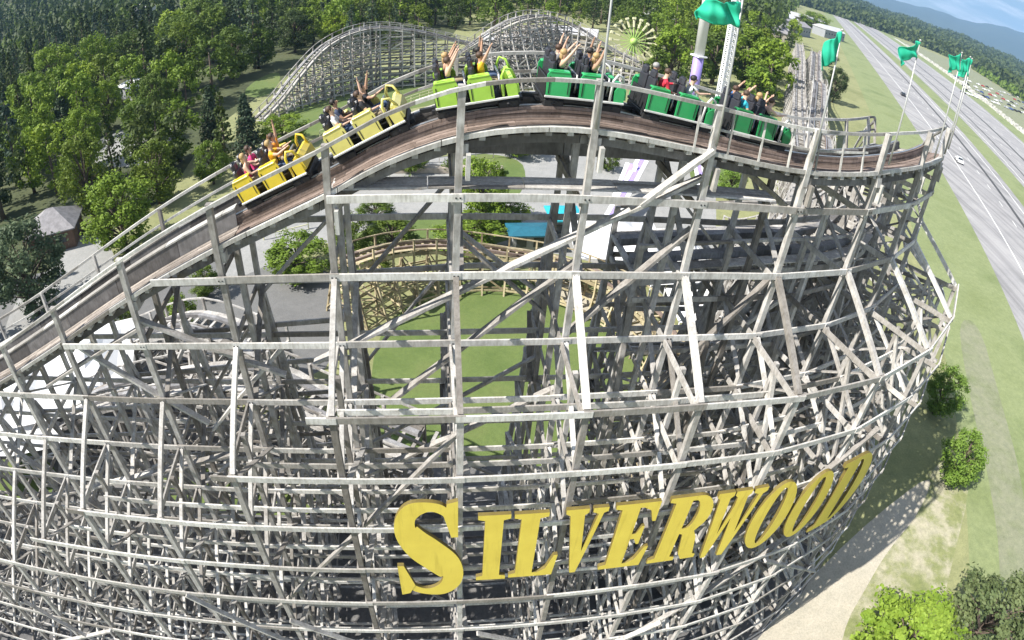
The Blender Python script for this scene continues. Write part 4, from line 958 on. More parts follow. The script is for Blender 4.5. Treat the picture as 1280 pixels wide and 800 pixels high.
# ------------------------------------------------------------------ trees
def leaf_cluster(b, c, r, n, size, rg, flatn=0.0):
    for _ in range(n):
        d = Vector((rg.gauss(0, 1), rg.gauss(0, 1), rg.gauss(0, 1))).normalized(); q = c + d * r * (rg.random() ** 0.45)
        nrm = (d + Vector((rg.gauss(0, .5), rg.gauss(0, .5), rg.gauss(0.3, .5)))).normalized(); x = nrm.cross(Vector((rg.random(), rg.random(), rg.random()))).normalized(); y = nrm.cross(x); s = size * rg.uniform(0.6, 1.3)
        b.poly([q - x * s - y * s * .5, q + x * s * .2 - y * s * .7, q + x * s + y * s * .1, q + x * .1 * s + y * s * .8], [(0, 1, 2, 3)], 0, .5)
def make_tree(kind, seed, detail):
    rg = random.Random(seed); rt = empty(kind, (0, 0, -500)); h = 10.0; tk = MB(); cw = MB()
    if kind in ('conifer_tree', 'spruce_tree'):
        tk.tube([(0, 0, 0), (0.05, 0, h * .5), (0, 0, h * .97)], [0.22, 0.13, 0.03], 7)
        n = int(26 * detail) + 10; wmax = 2.1 if kind == 'conifer_tree' else 2.6
        for i in range(n):
            t = (i + rg.random()) / n; z = h * (0.12 + 0.86 * t); rad = wmax * (1 - t) ** 0.8 + 0.15; m_ = int(5 + 4 * detail)
            for k in range(m_):
                a = rg.random() * 6.283; L = rad * rg.uniform(0.55, 1.15); d = Vector((math.cos(a), math.sin(a), -0.18))
                e = Vector((0, 0, z)) + d * L; leaf_cluster(cw, Vector((0, 0, z)) + d * L * .6, L * .42, int(6 * detail) + 3, 0.24, rg)
                if detail > 0.8: tk.tube([(0, 0, z), e], [0.04, 0.01], 4)
    else:
        tall = kind == 'poplar_tree'; R0 = 2.1 if tall else 3.9; z0 = 0.08 if tall else 0.10
        tk.tube([(0, 0, 0), (0.1, 0.05, h * .25), (0, 0.1, h * .5), (-0.1, 0, h * .75)], [0.3, 0.24, 0.16, 0.06], 8)
        n = int(30 * detail) + 18
        for i in range(n):
            u = rg.uniform(-1, 1); a = rg.random() * 6.283; rr_ = (1 - abs(u) ** 2.2) ** .5; f = rg.uniform(0.5, 1.0)
            c = Vector((math.cos(a) * rr_ * R0 * f, math.sin(a) * rr_ * R0 * f, h * (z0 + (1 - z0) * (0.5 + 0.46 * u)))); cr2 = rg.uniform(0.6, 1.35) * (0.7 if tall else 1)
            leaf_cluster(cw, c, cr2, int(58 * detail) + 22, 0.17 if detail > .8 else 0.26, rg)
            if detail > .5 and i % 2 == 0: tk.tube([(0, 0, max(h * .2, c.z * .55)), c * 0.6 + Vector((0, 0, c.z * .3)), c], [0.11, 0.06, 0.02], 5)
    leafm = {'conifer_tree': 'leaf_dark', 'spruce_tree': 'leaf_blue', 'poplar_tree': 'leaf_mid'}.get(kind, 'leaf_mid')
    k1 = tk.build('trunk', M['bark'], rt, True); k2 = cw.build('crown', M[leafm], rt)
    return rt, k1, k2
PROTO = {}
for kind in ('leafy_tree', 'conifer_tree', 'spruce_tree', 'poplar_tree'):
    PROTO[kind] = [[make_tree(kind, 10 * i + len(kind) + int(100 * dt), dt) for i in range(3)] for dt in ((1.6 if kind == 'leafy_tree' else 1.0), 0.45)]
MATCRO = {}
def plant(kind, p, h, wd_, leaf, label, group=None, lod=0, rz=None):
    rt, k1, k2 = PROTO[kind][lod][random.randrange(3)]
    o = bpy.data.objects.new(kind, None); COL.objects.link(o); o.location = (p[0], p[1], 0); o.rotation_euler = (0, 0, random.random() * 6.28 if rz is None else rz)
    base = 7.8 if kind == 'leafy_tree' else 4.2; sxy = wd_ / base; o.scale = (sxy, sxy, h / 10.0); tag(o, label, 'tree', group)
    c = k1.copy(); COL.objects.link(c); c.parent = o
    key = (k2.data.name, leaf)
    if key not in MATCRO:
        dm = k2.data.copy(); dm.materials.clear(); dm.materials.append(M[leaf]); MATCRO[key] = dm
    c = k2.copy(); c.data = MATCRO[key]; COL.objects.link(c); c.parent = o
    return o
def tree_px(kind, px, py, wpx, hpx, leaf, label, group=None, lod=0):
    """stand a tree so that its crown shows about this pixel with this apparent size"""
    h = 8.0
    for _ in range(4):
        q = G(px, py, h * 0.58); D = (q - Vector((0, 0, CAMZ))).length; dep = math.asin((CAMZ - h * .58) / D); h = max(1.5, (hpx / FPX * D - 0.25 * wpx / FPX * D * math.sin(dep)) / max(math.cos(dep), .5))
    return plant(kind, q, h, wpx / FPX * D * 1.05, leaf, label, group, lod)
T = tree_px
T('leafy_tree', 1184, 486, 54, 66, 'leaf_lime', 'bright green tree touching the edge of the timber structure, half in its shadow')
T('leafy_tree', 1206, 572, 66, 72, 'leaf_lime', 'round bright green tree on the verge beyond the lattice shadow')
T('leafy_tree', 1138, 800, 150, 96, 'leaf_lime', 'broad lime green tree at the bottom edge beside the dirt path')
T('leafy_tree', 1243, 770, 120, 120, 'leaf_grey', 'sparse grey green bush in the bottom corner by the gravel track')
T('leafy_tree', 146, 262, 96, 100, 'leaf_bright', 'big bright green tree next to the path by the hipped grey roof')
T('leafy_tree', 26, 332, 110, 120, 'leaf_grey', 'grey green willow-like tree in front of the small hut')
T('leafy_tree', 104, 215, 66, 104, 'leaf_mid', 'tall mid green tree just behind the small hut')
T('leafy_tree', 192, 212, 66, 80, 'leaf_mid', 'mid green tree behind the bright tree by the track handrail')
T('leafy_tree', 263, 200, 44, 56, 'leaf_bright', 'small bright tree close behind the pink rider')
T('leafy_tree', 66, 84, 66, 74, 'leaf_bright', 'bright crown above the low dark roofed shed')
T('leafy_tree', 120, 72, 50, 84, 'leaf_bright', 'upright bright tree between the shed and the white box building')
T('leafy_tree', 28, 172, 64, 80, 'leaf_bright', 'bright green tree against the black shadow of the conifers')
T('leafy_tree', 102, 170, 54, 76, 'leaf_bright', 'bright tree left of the grey paving among the woods')
T('leafy_tree', 132, 128, 38, 60, 'leaf_bright', 'slim bright tree in front of the white box building')
T('leafy_tree', 172, 150, 46, 56, 'leaf_bright', 'rounded tree below the white box building')
T('leafy_tree', 205, 180, 50, 60, 'leaf_mid', 'rounded dark tree at the end of the grey paving')
T('leafy_tree', 165, 62, 60, 60, 'leaf_mid', 'soft green tree in front of the far white roofed barn')
T('leafy_tree', 192, 118, 50, 60, 'leaf_mid', 'mid green tree right of the white box building')
T('leafy_tree', 228, 62, 62, 84, 'leaf_mid', 'large soft green tree below the far mown field')
T('leafy_tree', 250, 24, 66, 60, 'leaf_mid', 'large rounded tree beyond the far mown field')
T('spruce_tree', 262, 140, 32, 84, 'leaf_blue', 'slim blue green spruce left of the far lawn')
T('spruce_tree', 306, 148, 34, 80, 'leaf_blue', 'blue green spruce at the foot of the far coaster hill')
T('spruce_tree', 78, 140, 36, 70, 'leaf_blue', 'blue grey spruce in front of the dark roofed shed')
T('leafy_tree', 290, 62, 56, 66, 'leaf_mid', 'green tree left of the far hill top')
T('leafy_tree', 322, 54, 50, 56, 'leaf_mid', 'green tree close behind the rising side of the far hill')
T('leafy_tree', 352, 160, 60, 42, 'leaf_bright', 'low bright tree between the pale yellow car and the far lawn')
T('leafy_tree', 420, 35, 44, 44, 'leaf_bright', 'light green tree just above the crest of the far hill')
T('leafy_tree', 368, 36, 50, 54, 'leaf_dark', 'dark green tree beside the far road')
T('leafy_tree', 370, 318, 88, 56, 'leaf_bright', 'low spreading shrub tree on the paving under the sloping track')
T('leafy_tree', 604, 236, 70, 92, 'leaf_bright', 'bright tree seen under the crest between two posts')
T('leafy_tree', 585, 290, 80, 50, 'leaf_bright', 'low leafy clump just beyond the curved low track')
T('leafy_tree', 490, 290, 60, 44, 'leaf_mid', 'leafy clump on the plaza left of the centre post')
T('leafy_tree', 150, 395, 40, 44, 'leaf_mid', 'dark green tree beside the white canopy under the sloping track')
T('leafy_tree', 222, 392, 46, 50, 'leaf_bright', 'green tree showing through the lattice right of the white canopy')
T('leafy_tree', 255, 350, 40, 40, 'leaf_mid', 'small tree below the sloping track near the left posts')
T('leafy_tree', 512, 196, 44, 36, 'leaf_mid', 'low shrub tree at the back of the plaza under the pale yellow car')
T('leafy_tree', 470, 262, 46, 30, 'leaf_mid', 'low shrub on the paving between the left post and the centre post')
T('leafy_tree', 650, 176, 60, 34, 'leaf_bright', 'pale shrub row just under the track right of the centre post')
T('leafy_tree', 632, 262, 56, 44, 'leaf_bright', 'leafy clump between the bright tree and the teal roofs')
T('leafy_tree', 470, 330, 40, 34, 'leaf_mid', 'dark shrub behind the low curved track near the lawn')
T('leafy_tree', 762, 200, 26, 26, 'leaf_mid', 'small round shrub near the top of the slide lanes')
T('leafy_tree', 440, 290, 50, 60, 'leaf_mid', 'dark leafy clump behind the left post cluster')
T('leafy_tree', 915, 225, 36, 44, 'leaf_lime', 'small lime tree under the track behind the dark green car')
T('leafy_tree', 1142, 385, 20, 26, 'leaf_lime', 'tiny lime sapling inside the turn structure')
T('poplar_tree', 842, 62, 44, 90, 'leaf_bright', 'tall green tree left of the white and lilac tower')
T('poplar_tree', 820, 80, 34, 60, 'leaf_mid', 'darker tree right of the spoked ride')
T('poplar_tree', 896, 66, 40, 70, 'leaf_mid', 'dark green tree between the two towers')
T('poplar_tree', 936, 62, 40, 80, 'leaf_bright', 'bright tree right of the lattice tower')
T('poplar_tree', 962, 84, 40, 66, 'leaf_bright', 'bright tree beside the straight far track')
T('poplar_tree', 948, 100, 36, 50, 'leaf_lime', 'short bright tree behind the front row riders')
T('leafy_tree', 1046, 104, 28, 44, 'leaf_dark', 'dark bush between the straight far track and the highway verge')
T('leafy_tree', 1038, 70, 20, 24, 'leaf_dark', 'dark bush below the drooping flag')
T('leafy_tree', 1020, 24, 36, 22, 'leaf_bright', 'rounded tree near the far end of the highway')
# woods on the left and behind: trees one can tell apart, then the far mass
def bear(px, py, z=0): q = G(px, py, z); return q
rg = random.Random(11); placed = []; cnt = 0
clear = [(G(340, 165), 11), (G(352, 145), 10), (G(330, 150), 9), (G(365, 165), 9), (G(322, 165), 8), (G(84, 132), 12), (G(172, 116), 8), (G(300, 100), 8), (G(260, 165), 6), (G(68, 285), 9), (G(85, 330), 8), (G(180, 14), 40), (G(130, 24), 14), (G(240, 14), 34), (G(170, 106), 9), (G(80, 112), 11), (G(165, 180), 12), (G(350, 120), 12), (G(470, 110), 22), (G(560, 105), 20), (G(400, 130), 15), (G(350, 5), 26), (G(410, 2), 20), (G(640, 60), 22), (G(700, 60), 20), (G(320, 105), 9), (G(75, 325), 9), (G(120, 300), 8)]
kinds = (('conifer_tree', 'leaf_dark'), ('leafy_tree', 'leaf_mid'), ('leafy_tree', 'leaf_dark'), ('spruce_tree', 'leaf_blue'), ('leafy_tree', 'leaf_bright'))
wood_lab = {'leaf_dark': 'dark green tree of the woods left of the coaster', 'leaf_mid': 'mid green tree of the woods left of the coaster', 'leaf_blue': 'blue green spruce of the woods left of the coaster', 'leaf_bright': 'light green tree of the woods left of the coaster'}
sheet('woodland_floor', [(r_ * math.sin(R(a)), r_ * math.cos(R(a))) for r_, a in ((44, -78), (50, -60), (66, -50), (70, -44), (76, -36), (100, -31), (140, -22), (170, -8), (420, -4), (900, -20), (900, -50), (900, -74))], M['woodfloor'], 0.003)
while cnt < 285:
    az = R(rg.uniform(-66, -6)); r = 50 + 205 * rg.random() ** 0.8; q = Vector((r * math.sin(az), r * math.cos(az), 0)); deg = math.degrees(az)
    if deg > -24 and r < 150: continue
    if deg > -38 and r < 78: continue
    if deg > -57 and r < 66: continue
    if any((q - c).length < d + 2 for c, d in clear): continue
    if any((q - c).length < 4.6 for c in placed): continue
    if -60 < deg < -44 and r < 90 and rg.random() < .4: continue
    placed.append(q); cnt += 1; dark = deg < -50 or (r > 170 and deg < -34)
    k = rg.choice((0, 0, 3, 2)) if dark else rg.choice((1, 1, 2, 4, 4, 3, 0)); kd, lf = kinds[k]; h = rg.uniform(11, 19) if kd != 'leafy_tree' else rg.uniform(9, 15)
    lab = {0: 'dark conifer', 1: 'mid green leafy tree', 2: 'dark leafy tree', 3: 'blue green spruce', 4: 'light green leafy tree'}[k] + ' in the woods left of the coaster, one among many alike'
    plant(kd, q, h, h * (0.42 if kd != 'leafy_tree' else 0.8), lf, lab, 'trees of the woods left of the coaster', 1)
# trees behind the centre, along the park and the verge
cnt = 0
while cnt < 120:
    az = R(rg.uniform(-8, 24)); r = rg.uniform(140, 330); q = Vector((r * math.sin(az), r * math.cos(az), 0))
    if q.x * rc - q.y * rs_ > -5 or (r < 185 and az < R(9)): continue
    if (q - G(792, 80)).length < 12 or (q - G(868, 104, 6) + Vector((0, 0, 6))).length < 6 or ((q - G(792, 70)).length < 50 and r < 165 and abs(math.degrees(az) - 9.5) < 3.5): continue
    if any((q - c).length < 7 for c in placed): continue
    placed.append(q); cnt += 1; k = rg.choice((0, 1, 1, 4)); kd, lf = kinds[k]; h = rg.uniform(10, 18)
    plant(kd, q, h, h * (0.42 if kd != 'leafy_tree' else 0.75), lf, {0: 'dark conifer', 1: 'mid green leafy tree', 4: 'light green leafy tree'}[k] + ' in the belt beyond the far coaster hills, one among many alike', 'trees of the belt beyond the far hills', 1)
def far_wood(name, n, test, hs, leaf, seed, faces=26, szl=1.1):
    rg = random.Random(seed); b = MB(); k = 0
    while k < n:
        p = test(rg)
        if p is None: continue
        k += 1; h = rg.uniform(*hs); c = rg.random() < 0.65
        for i in range(faces):
            t = (i + rg.random()) / faces; z = h * (0.1 + 0.9 * t); rad = (h * .2 * (1 - t) + .3) if c else h * .33 * math.sqrt(max(0.05, 1 - (2 * t - 1) ** 2)); a = rg.random() * 6.28
            q = Vector((p[0] + rad * math.cos(a) * .8, p[1] + rad * math.sin(a) * .8, p[2] + z)); s = szl * rg.uniform(.7, 1.3)
            nrm = Vector((math.cos(a), math.sin(a), .5)).normalized(); x = nrm.cross(Vector((0, 0, 1))).normalized() * s; y = nrm.cross(x)
            b.poly([q - x - y * .6, q + x * .3 - y, q + x + y * .2, q - x * .2 + y], [(0, 1, 2, 3)], 0, .5)
    o = b.build(name, M[leaf]); o['kind'] = 'stuff'; o['label'] = 'far woods merging into one green mass'; return o
def tl(rg):
    az = R(rg.uniform(-66, 26)); r = rg.uniform(255, 1000) ; d = math.degrees(az); q = Vector((r * math.sin(az), r * math.cos(az), 0))
    if any((q - c).length < dd + 6 for c, dd in clear): return None
    o = q.x * rc - q.y * rs_
    if -14 < o: return None
    if r > 330: q.z = max(0, rise(d, (r - 330) / 670))
    return q
far_wood('far_woods', 5200, tl, (10, 19), 'leaf_dark', 3, 44, 0.95)
def tl2(rg):
    q = tl(rg); return q if q is not None and rg.random() < 1 else None
far_wood('far_woods', 2600, tl2, (8, 14), 'leaf_mid', 4, 44, 0.95)
def tr_(rg):
    az = R(rg.uniform(16, 66)); r = 640 + 1900 * rg.random() ** 1.3; q = Vector((r * math.sin(az), r * math.cos(az), 0)); o = q.x * rc - q.y * rs_
    if -40 < o < 262 and r < 1000: return None
    if r > 900: q.z = hl(math.degrees(az), (r - 900) / 1700) - 1
    return q
far_wood('far_woods', 13000, tr_, (12, 24), 'leaf_dark', 8, 13, 2.7)
def tb(rg):
    o = rg.uniform(255, 330); a = rg.uniform(200, 900); q = rd(o, a); return Vector((q[0], q[1], 0))
far_wood('far_woods', 1300, tb, (6, 12), 'leaf_bright', 9, 16, 1.8)

M['tealdark'] = flat('dull_teal_roof', (0.02, 0.13, 0.19), 0.5, 0.1)
# ------------------------------------------------------------------ buildings
def hip_building(name, p, rz, L, W, H, rh, wall, roof, label, gable=False, ov=0.5, door=True):
    rt = empty(name, (p[0], p[1], 0), rz, label, 'building')
    b = MB(); b.box((0, 0, H / 2), (L, W, H)); b.build('wall', M[wall], rt)
    l, w_ = L / 2 + ov, W / 2 + ov; rl = l if gable else max(0.05, l - w_); b = MB()
    V = [(-l, -w_, H), (l, -w_, H), (l, w_, H), (-l, w_, H), (-rl, 0, H + rh), (rl, 0, H + rh), (-l, -w_, H - .15), (l, -w_, H - .15), (l, w_, H - .15), (-l, w_, H - .15)]
    b.poly(V, [(0, 1, 5, 4), (2, 3, 4, 5), (1, 2, 5), (3, 0, 4), (6, 7, 1, 0), (7, 8, 2, 1), (8, 9, 3, 2), (9, 6, 0, 3), (9, 8, 7, 6)], 0, .5)
    for k in range(1, 5): pass
    b.build('roof', M[roof], rt)
    for k in range(max(2, int(L / 3))):
        x = -L / 2 + (k + .5) * L / max(2, int(L / 3)); m_ = MB(); m_.box((x, -W / 2 - .02, H * .55), (1.0, .06, 1.0)); m_.build('window', M['glass'], rt)
    if door: m_ = MB(); m_.box((L / 2 + .02, 0, 1.05), (.06, 1.1, 2.1)); m_.build('door', M['roofdark'], rt)
    return rt
hip_building('small_hut', G(68, 284, 2), R(28), 6.5, 5.5, 2.6, 2.0, 'wallbrown', 'roofgrey', 'small brown hut with a hipped grey roof at the end of the paved path')
hip_building('long_shed', G(84, 118, 3), R(-32), 17, 7, 3.2, 1.6, 'wallgrey', 'roofdark', 'low grey shed with a dark roof deep in the woods', True)
hip_building('white_box_building', G(172, 107, 2.5), R(-30), 9, 6, 3.0, 0.7, 'wallgrey', 'white', 'small grey building with a flat white roof among the trees', True)
hip_building('large_barn', G(182, 16, 4), R(-45), 26, 16, 5, 4, 'wallgrey', 'roofpale', 'far barn with a pale metal roof beside the mown field', True)
hip_building('far_shelter', G(130, 22, 2), R(-30), 10, 6, 3, 1, 'wallgrey', 'white', 'tiny white roofed shelter left of the far barn', True)
hip_building('pavilion', G(640, 50, 3), R(10), 14, 9, 3.5, 1.2, 'walltan', 'roofpale', 'pale roofed pavilion behind the second far coaster hill', True)
hip_building('station_building', G(718, 42, 4), R(-8), 12, 8, 4.5, 1.6, 'walltan', 'roofpale', 'low building with pale sloping roof left of the spoked ride', True)
hip_building('far_hall', G(820, 20, 4), R(15), 16, 9, 4, 1.4, 'walltan', 'white', 'white roofed hall behind the tall tree and lilac tower', True)
hip_building('far_hall', G(805, 12, 4), R(-25), 10, 7, 4, 1.4, 'walltan', 'white', 'smaller white roofed hall further back than its neighbour', True)
for i, (px, py, L, W, rz, wl_, rf, lab) in enumerate(((972, 22, 26, 14, 20, 'walltan', 'roofpale', 'pale building leftmost of the cluster near the highway end'), (992, 34, 22, 12, 35, 'wallgrey', 'roofgrey', 'grey roofed building in front of the cluster near the highway end'), (1008, 26, 30, 14, 10, 'walltan', 'roofpale', 'long pale building in the middle of the distant cluster'),
     (1036, 40, 22, 12, 24, 'wallgrey', 'roofpale', 'building closest to the distant highway'), (958, 40, 20, 12, -10, 'walltan', 'roofgrey', 'tan building behind the bright poplars'))):
    hip_building('distant_building', G(px, py, 4), R(rz), L, W, 6, 2.5, wl_, rf, lab, True)
hip_building('turquoise_kiosk', G(706, 262, 3), R(12), 2.6, 2.6, 2.6, 0.3, 'wallgrey', 'teal', 'kiosk with a bright turquoise roof on the plaza')
hip_building('turquoise_kiosk', G(662, 282, 2.6), R(12), 3.4, 1.8, 2.2, 0.3, 'wallgrey', 'tealdark', 'lower kiosk with a dull teal roof left of the turquoise one')
# white canvas canopies
def canopy(name, p, rz, L, W, H, label, mat='white', peaks=1):
    rt = empty(name, (p[0], p[1], 0), rz, label, 'canopy'); b = MB()
    for k in range(peaks):
        x0 = -L / 2 + L * k / peaks; x1 = x0 + L / peaks; xm = (x0 + x1) / 2; n = 6; V = []; F = []
        for i in range(n + 1):
            for j in range(n + 1):
                u, v = i / n * 2 - 1, j / n * 2 - 1; q = max(abs(u), abs(v)); V.append((xm + u * (x1 - x0) / 2, v * W / 2, H + (1 - q) ** 1.6 * 1.9))
        for i in range(n):
            for j in range(n): a = i * (n + 1) + j; F.append((a, a + n + 1, a + n + 2, a + 1))
        b.poly(V, F, 0, .5)
    b.build('fabric_roof', M[mat], rt)
    for x in [-L / 2 + L * k / peaks for k in range(peaks + 1)]:
        for y in (-W / 2 + .1, W / 2 - .1):
            m_ = MB(); m_.tube([(min(max(x, -L / 2 + .1), L / 2 - .1), y, 0), (min(max(x, -L / 2 + .1), L / 2 - .1), y, H)], .09, 8); m_.build('pole', M['pole'], rt, True)
    return rt
canopy('white_canopy', G(66, 468, 4.4), R(28), 14, 10, 4.4, 'large white canopy seen through the lattice below the sloping track', peaks=2)
canopy('white_canopy', G(14, 522, 3.6), R(28), 10, 8, 3.6, 'smaller white canopy at the picture edge below the large one')
canopy('white_canopy', G(770, 300, 3), R(5), 9, 9, 3.4, 'pale canopy on the plaza under the crossing track')
canopy('white_canopy', G(835, 320, 3), R(15), 8, 10, 3.2, 'pale canopy right of its twin, nearest the turn', peaks=2)
canopy('white_canopy', G(880, 385, 2.8), R(5), 6, 5, 3.0, 'small white canopy deep inside the turn structure')
# blue slide lanes
def slide(a, c, label, off_):
    A = G(*a, 4.0); B = G(*c, 0.8); rt = empty('slide_lane', (B.x, B.y, 0), 0, label, 'slide', 'slide lanes on the plaza'); o = Vector((B.x, B.y, 0)); d = (B - A).normalized(); n = Vector((-d.y, d.x, 0)).normalized()
    m_ = MB()
    for k, mm in enumerate((0, 1, 0)):
        q = n * (k - 1) * .55; m_.beam(A - o + q, B - o + q, .5, .12 + .02 * k, mi=mm)
    m_.build('channel', [M['towerwhite'], M['lilac']], rt)
    m_ = MB()
    for t in (0.05, .4, .75): q = A.lerp(B, t) - o; m_.beam((q.x, q.y, 0), (q.x, q.y, q.z - .1), .15, .15)
    m_.build('support', M['pole'], rt)
slide((803, 200), (748, 300), 'white and lilac slide lane running down towards the camera', 0); slide((790, 205), (772, 250), 'shorter white and lilac slide lane beside the longer one', 1); slide((868, 180), (880, 240), 'lilac slide lane behind the front cars', 2)
# lamps poles in interior, bench-like sheds
for px, py, wd_, lab in ((560, 215, 14, 'long low wall-like planter row across the plaza'), (480, 235, 9, 'shorter planter row on the plaza behind the left posts')):
    q = G(px, py, 0); rt = empty('stone_planter', q, R(8), lab, 'planter'); m_ = MB(); m_.box((0, 0, .4), (wd_, 1.2, .8), bev=.05); m_.build('wall', M['walltan'], rt); m_ = MB(); leaf_cluster(m_, Vector((-wd_ * .3, 0, 1)), .9, 160, .14, rg); leaf_cluster(m_, Vector((0, 0, 1)), .9, 160, .14, rg); leaf_cluster(m_, Vector((wd_ * .3, 0, 1)), .9, 160, .14, rg); m_.build('foliage', M['leaf_mid'], rt)

# towers and spoked ride
q = G(868, 104, 6); q.z = 0
rt = empty('drop_tower', q, R(30), 'tall white tower with a lilac base section rising out of the frame', 'tower'); D = (q - Vector((0, 0, 0))).length
m_ = MB(); m_.tube([(0, 0, 0), (0, 0, 11.5)], 1.05, 16); m_.build('base_section', M['lilac'], rt, True)
m_ = MB(); m_.tube([(0, 0, 11.5), (0, 0, 48)], 1.0, 16); m_.build('shaft', M['towerwhite'], rt, True)
m_ = MB(); m_.box((0, 0, 11.6), (2.5, 2.5, .35), bev=.1); m_.build('collar', M['towerwhite'], rt)
q = G(905, 100, 12); q.z = 0
rt = empty('lattice_tower', q, R(15), 'slender white lattice tower just right of the white and lilac tower', 'tower')
for x in (-.55, .55):
    for y in (-.55, .55): m_ = MB(); m_.beam((x, y, 0), (x, y, 40), .2, .2); m_.build('leg', M['towerwhite'], rt)
m_ = MB(); z = 0.5
while z < 39.5:
    k = int(z) % 2
    for a, c in (((-.55, -.55), (.55, -.55)), ((.55, -.55), (.55, .55)), ((.55, .55), (-.55, .55)), ((-.55, .55), (-.55, -.55))):
        m_.beam((*a, z), (*c, z + 1.0), .09, .09); m_.beam((*a, z), (*c, z), .09, .09); m_.beam((*c, z), (*a, z + 1), .08, .08)
    z += 1.0
m_.build('lattice', M['towerwhite'], rt)
q = G(792, 52, 8.5); base = Vector((q.x, q.y, 0)); rt = empty('spoked_thrill_ride', base, 0, 'pale green round ride with many radiating arms standing among the trees', 'ride')
n = (Vector((0, 0, 30)) - q).normalized(); n = (n + Vector((0.35, 0, 0.15))).normalized(); x = n.cross(Vector((0, 0, 1))).normalized(); y = n.cross(x); c0 = Vector((0, 0, 8.5)); Rw = 5.6
m_ = MB(); m_.ball(c0, .9, seg=12, rings=8); m_.build('hub', M['ridegreen'], rt, True)
m_ = MB(); m_.beam((0, 0, 0), c0 - n * .3, .9, .9); m_.beam((2.5, -1, 0), c0 - n * .5, .4, .4); m_.beam((-2.5, -1, 0), c0 - n * .5, .4, .4); m_.build('support', M['ridecream'], rt)
for k in range(20):
    a = 2 * math.pi * k / 20; d = x * math.cos(a) + y * math.sin(a); m_ = MB(); m_.beam(c0 + d * .6, c0 + d * Rw * .62, .16, .22, n); ar = m_.build('arm', M['ridegreen'], rt)
    m_ = MB(); e = c0 + d * Rw; m_.beam(c0 + d * Rw * .62, e, .34, .5, n); m_.beam(e - n * .2, e + n * .5, .7, .5, d); m_.build('gondola', M['ridecream'], ar)

# ------------------------------------------------------------------ vehicles
def car_mesh(col):
    prof = [(-2.15, .35), (-2.2, .75), (-1.9, .92), (-1.2, .98), (-.7, 1.42), (.55, 1.44), (1.15, 1.0), (1.95, .88), (2.18, .65), (2.15, .35)]
    b = MB(); V = []; n = len(prof)
    for sg in (-1, 1):
        for px, pz in prof: V.append((px, sg * (.88 if pz < 1.05 else .70), pz))
    b.poly(V, [tuple(range(n)), tuple(reversed(range(n, 2 * n)))] + [((i + 1) % n, i, n + i, n + (i + 1) % n) for i in range(n)], 0, .5); return b
def vehicle(p, rz, mat, label, group=None, parts=True, kind='parked_car', cat='car'):
    rt = empty(kind, (p[0], p[1], 0.02), rz, label, cat, group)
    car_mesh(0).build('body', M[mat], rt)
    b = MB(); b.poly([(-1.14, .83, 1.0), (-.72, .71, 1.36), (.52, .71, 1.37), (1.05, .83, 1.0)], [(0, 1, 2, 3)]); b.poly([(-1.14, -.83, 1.0), (-.72, -.71, 1.36), (.52, -.71, 1.37), (1.05, -.83, 1.0)], [(3, 2, 1, 0)])
    b.poly([(.60, -.64, 1.41), (.60, .64, 1.41), (1.16, .76, 1.02), (1.16, -.76, 1.02)], [(0, 3, 2, 1)]); b.poly([(-.76, -.64, 1.40), (-.76, .64, 1.40), (-1.22, .76, 1.0), (-1.22, -.76, 1.0)], [(0, 1, 2, 3)]); b.build('windows', M['glass'], rt)
    for x_ in (-1.35, 1.35):
        for y_ in (-.86, .86): m_ = MB(); m_.tube([(x_, y_ - .1, .32), (x_, y_ + .1, .32)], .33, 12); m_.build('wheel', M['dark'], rt, True)
    return rt
for nm, c in (('carwhite', (.75, .75, .75)), ('carblack', (.02, .02, .022)), ('carsilver', (.42, .43, .45)), ('carred', (.4, .03, .03)), ('carblue', (.04, .08, .25))): M[nm] = flat(nm + '_paint', c, .3, .03, coat=.5)
q = G(1199, 200, .6); vehicle(q, math.pi / 2 - BR, 'carwhite', 'white car driving on the nearer carriageway', kind='moving_car'); q = G(1129, 118, .6); vehicle(q, math.pi / 2 - BR, 'carblack', 'small black car further along the nearer carriageway', kind='moving_car')
q = G(1160, 52, .6); vehicle(q, math.pi / 2 - BR, 'carwhite', 'white car far along the opposite carriageway', kind='moving_car')
for r_ in range(5):
    for k in range(18):
        if rg.random() < .25: continue
        px = 1196 + 5.4 * k + r_ * 2; py = 96 + (px - 1196) * .34 + r_ * 4.2 + rg.uniform(-.6, .6); q = G(px, py, .5); m_ = rg.choice(('carwhite', 'carwhite', 'carsilver', 'carsilver', 'carblack', 'carwhite', 'carblack', 'carblue', 'carred'))
        vehicle(q, math.pi / 2 - BR + R(90), m_, {'carwhite': 'white', 'carsilver': 'silver', 'carblack': 'black', 'carred': 'red', 'carblue': 'blue'}[m_] + ' car parked in the far lot beyond the highway', 'cars parked in the far lot')
rb = MB()      # heap of pale rubble blocks along the strip
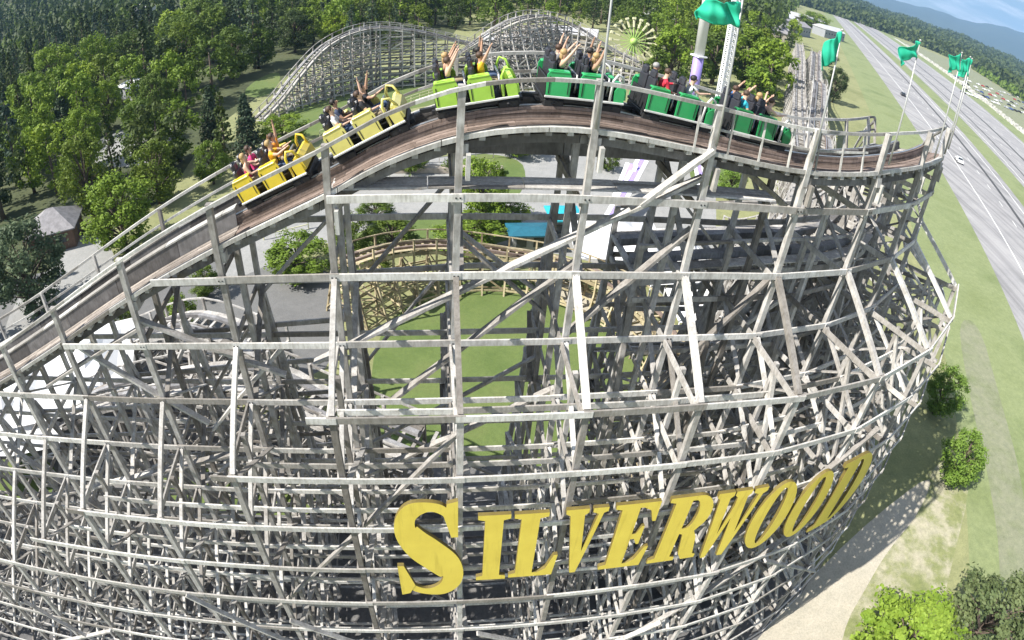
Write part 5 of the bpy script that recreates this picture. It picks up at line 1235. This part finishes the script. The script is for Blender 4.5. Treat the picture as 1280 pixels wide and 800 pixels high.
for k in range(1500):
    o = rg.uniform(125, 134); a = 40 + 760 * rg.random() ** 1.3; p = rd(o, a); z_ = rg.uniform(.4, 1.3); rb.box((p[0], p[1], z_ * .4), (z_ * 1.6, z_ * 1.3, z_), rz=rg.random() * 3)
ro = rb.build('rubble', M['whiteg']); ro['kind'] = 'stuff'; ro['label'] = 'pale rubble heaped along the far side of the highway'
# park lamps along the plaza, thin fence rails beside the far lawn
def fence(pts, label, hgt=1.1, mat='ridecream'):
    rt = empty('rail_fence', (pts[0].x, pts[0].y, 0), 0, label, 'fence'); o = rt.location; L = resample([Vector((p.x, p.y, 0)) for p in pts], 2.5); b = MB()
    for a, c in zip(L[:-1], L[1:]): b.beam(a - o + Vector((0, 0, hgt)), c - o + Vector((0, 0, hgt)), .1, .1); b.beam(a - o + Vector((0, 0, hgt * .5)), c - o + Vector((0, 0, hgt * .5)), .08, .08)
    b.build('rails', M[mat], rt); b = MB()
    for a in L[:90]: m_ = MB(); m_.beam(a - o, a - o + Vector((0, 0, hgt)), .11, .11); m_.build('fence_post', M[mat], rt)
fence([G(400, 172), G(450, 152), G(520, 125), G(575, 108), G(640, 98)], 'pale rail fence crossing the grass behind the train')
fence([G(330, 300), G(370, 290), G(402, 282)], 'short pale rail fence beside the spreading shrub')
fence([G(430, 210), G(500, 206), G(560, 203), G(640, 196), G(720, 190)], 'long pale fence along the back of the plaza', 1.6, 'edge')

# ------------------------------------------------------------------ air
import mathutils
hz = bpy.data.materials.new('thin_haze'); hz.use_nodes = True; nt = hz.node_tree; nt.nodes.remove(nt.nodes['Principled BSDF'])
pv = nt.nodes.new('ShaderNodeVolumePrincipled'); pv.inputs['Color'].default_value = (0.36, 0.62, 1.0, 1); pv.inputs['Density'].default_value = 0.00014; pv.inputs['Anisotropy'].default_value = 0.0
nt.links.new(pv.outputs[0], nt.nodes['Material Output'].inputs['Volume'])
if HAZE:
    b = MB(); b.box((0, 0, 449), (19000, 19000, 910)); h_ = b.build('haze', hz); h_['kind'] = 'stuff'; h_['label'] = 'thin pale air fading the far hills'
for lst in PROTO.values():      # prototypes are only sources for the copies
    for l2 in lst:
        for tri in l2:
            for o in reversed(tri): bpy.data.objects.remove(o)
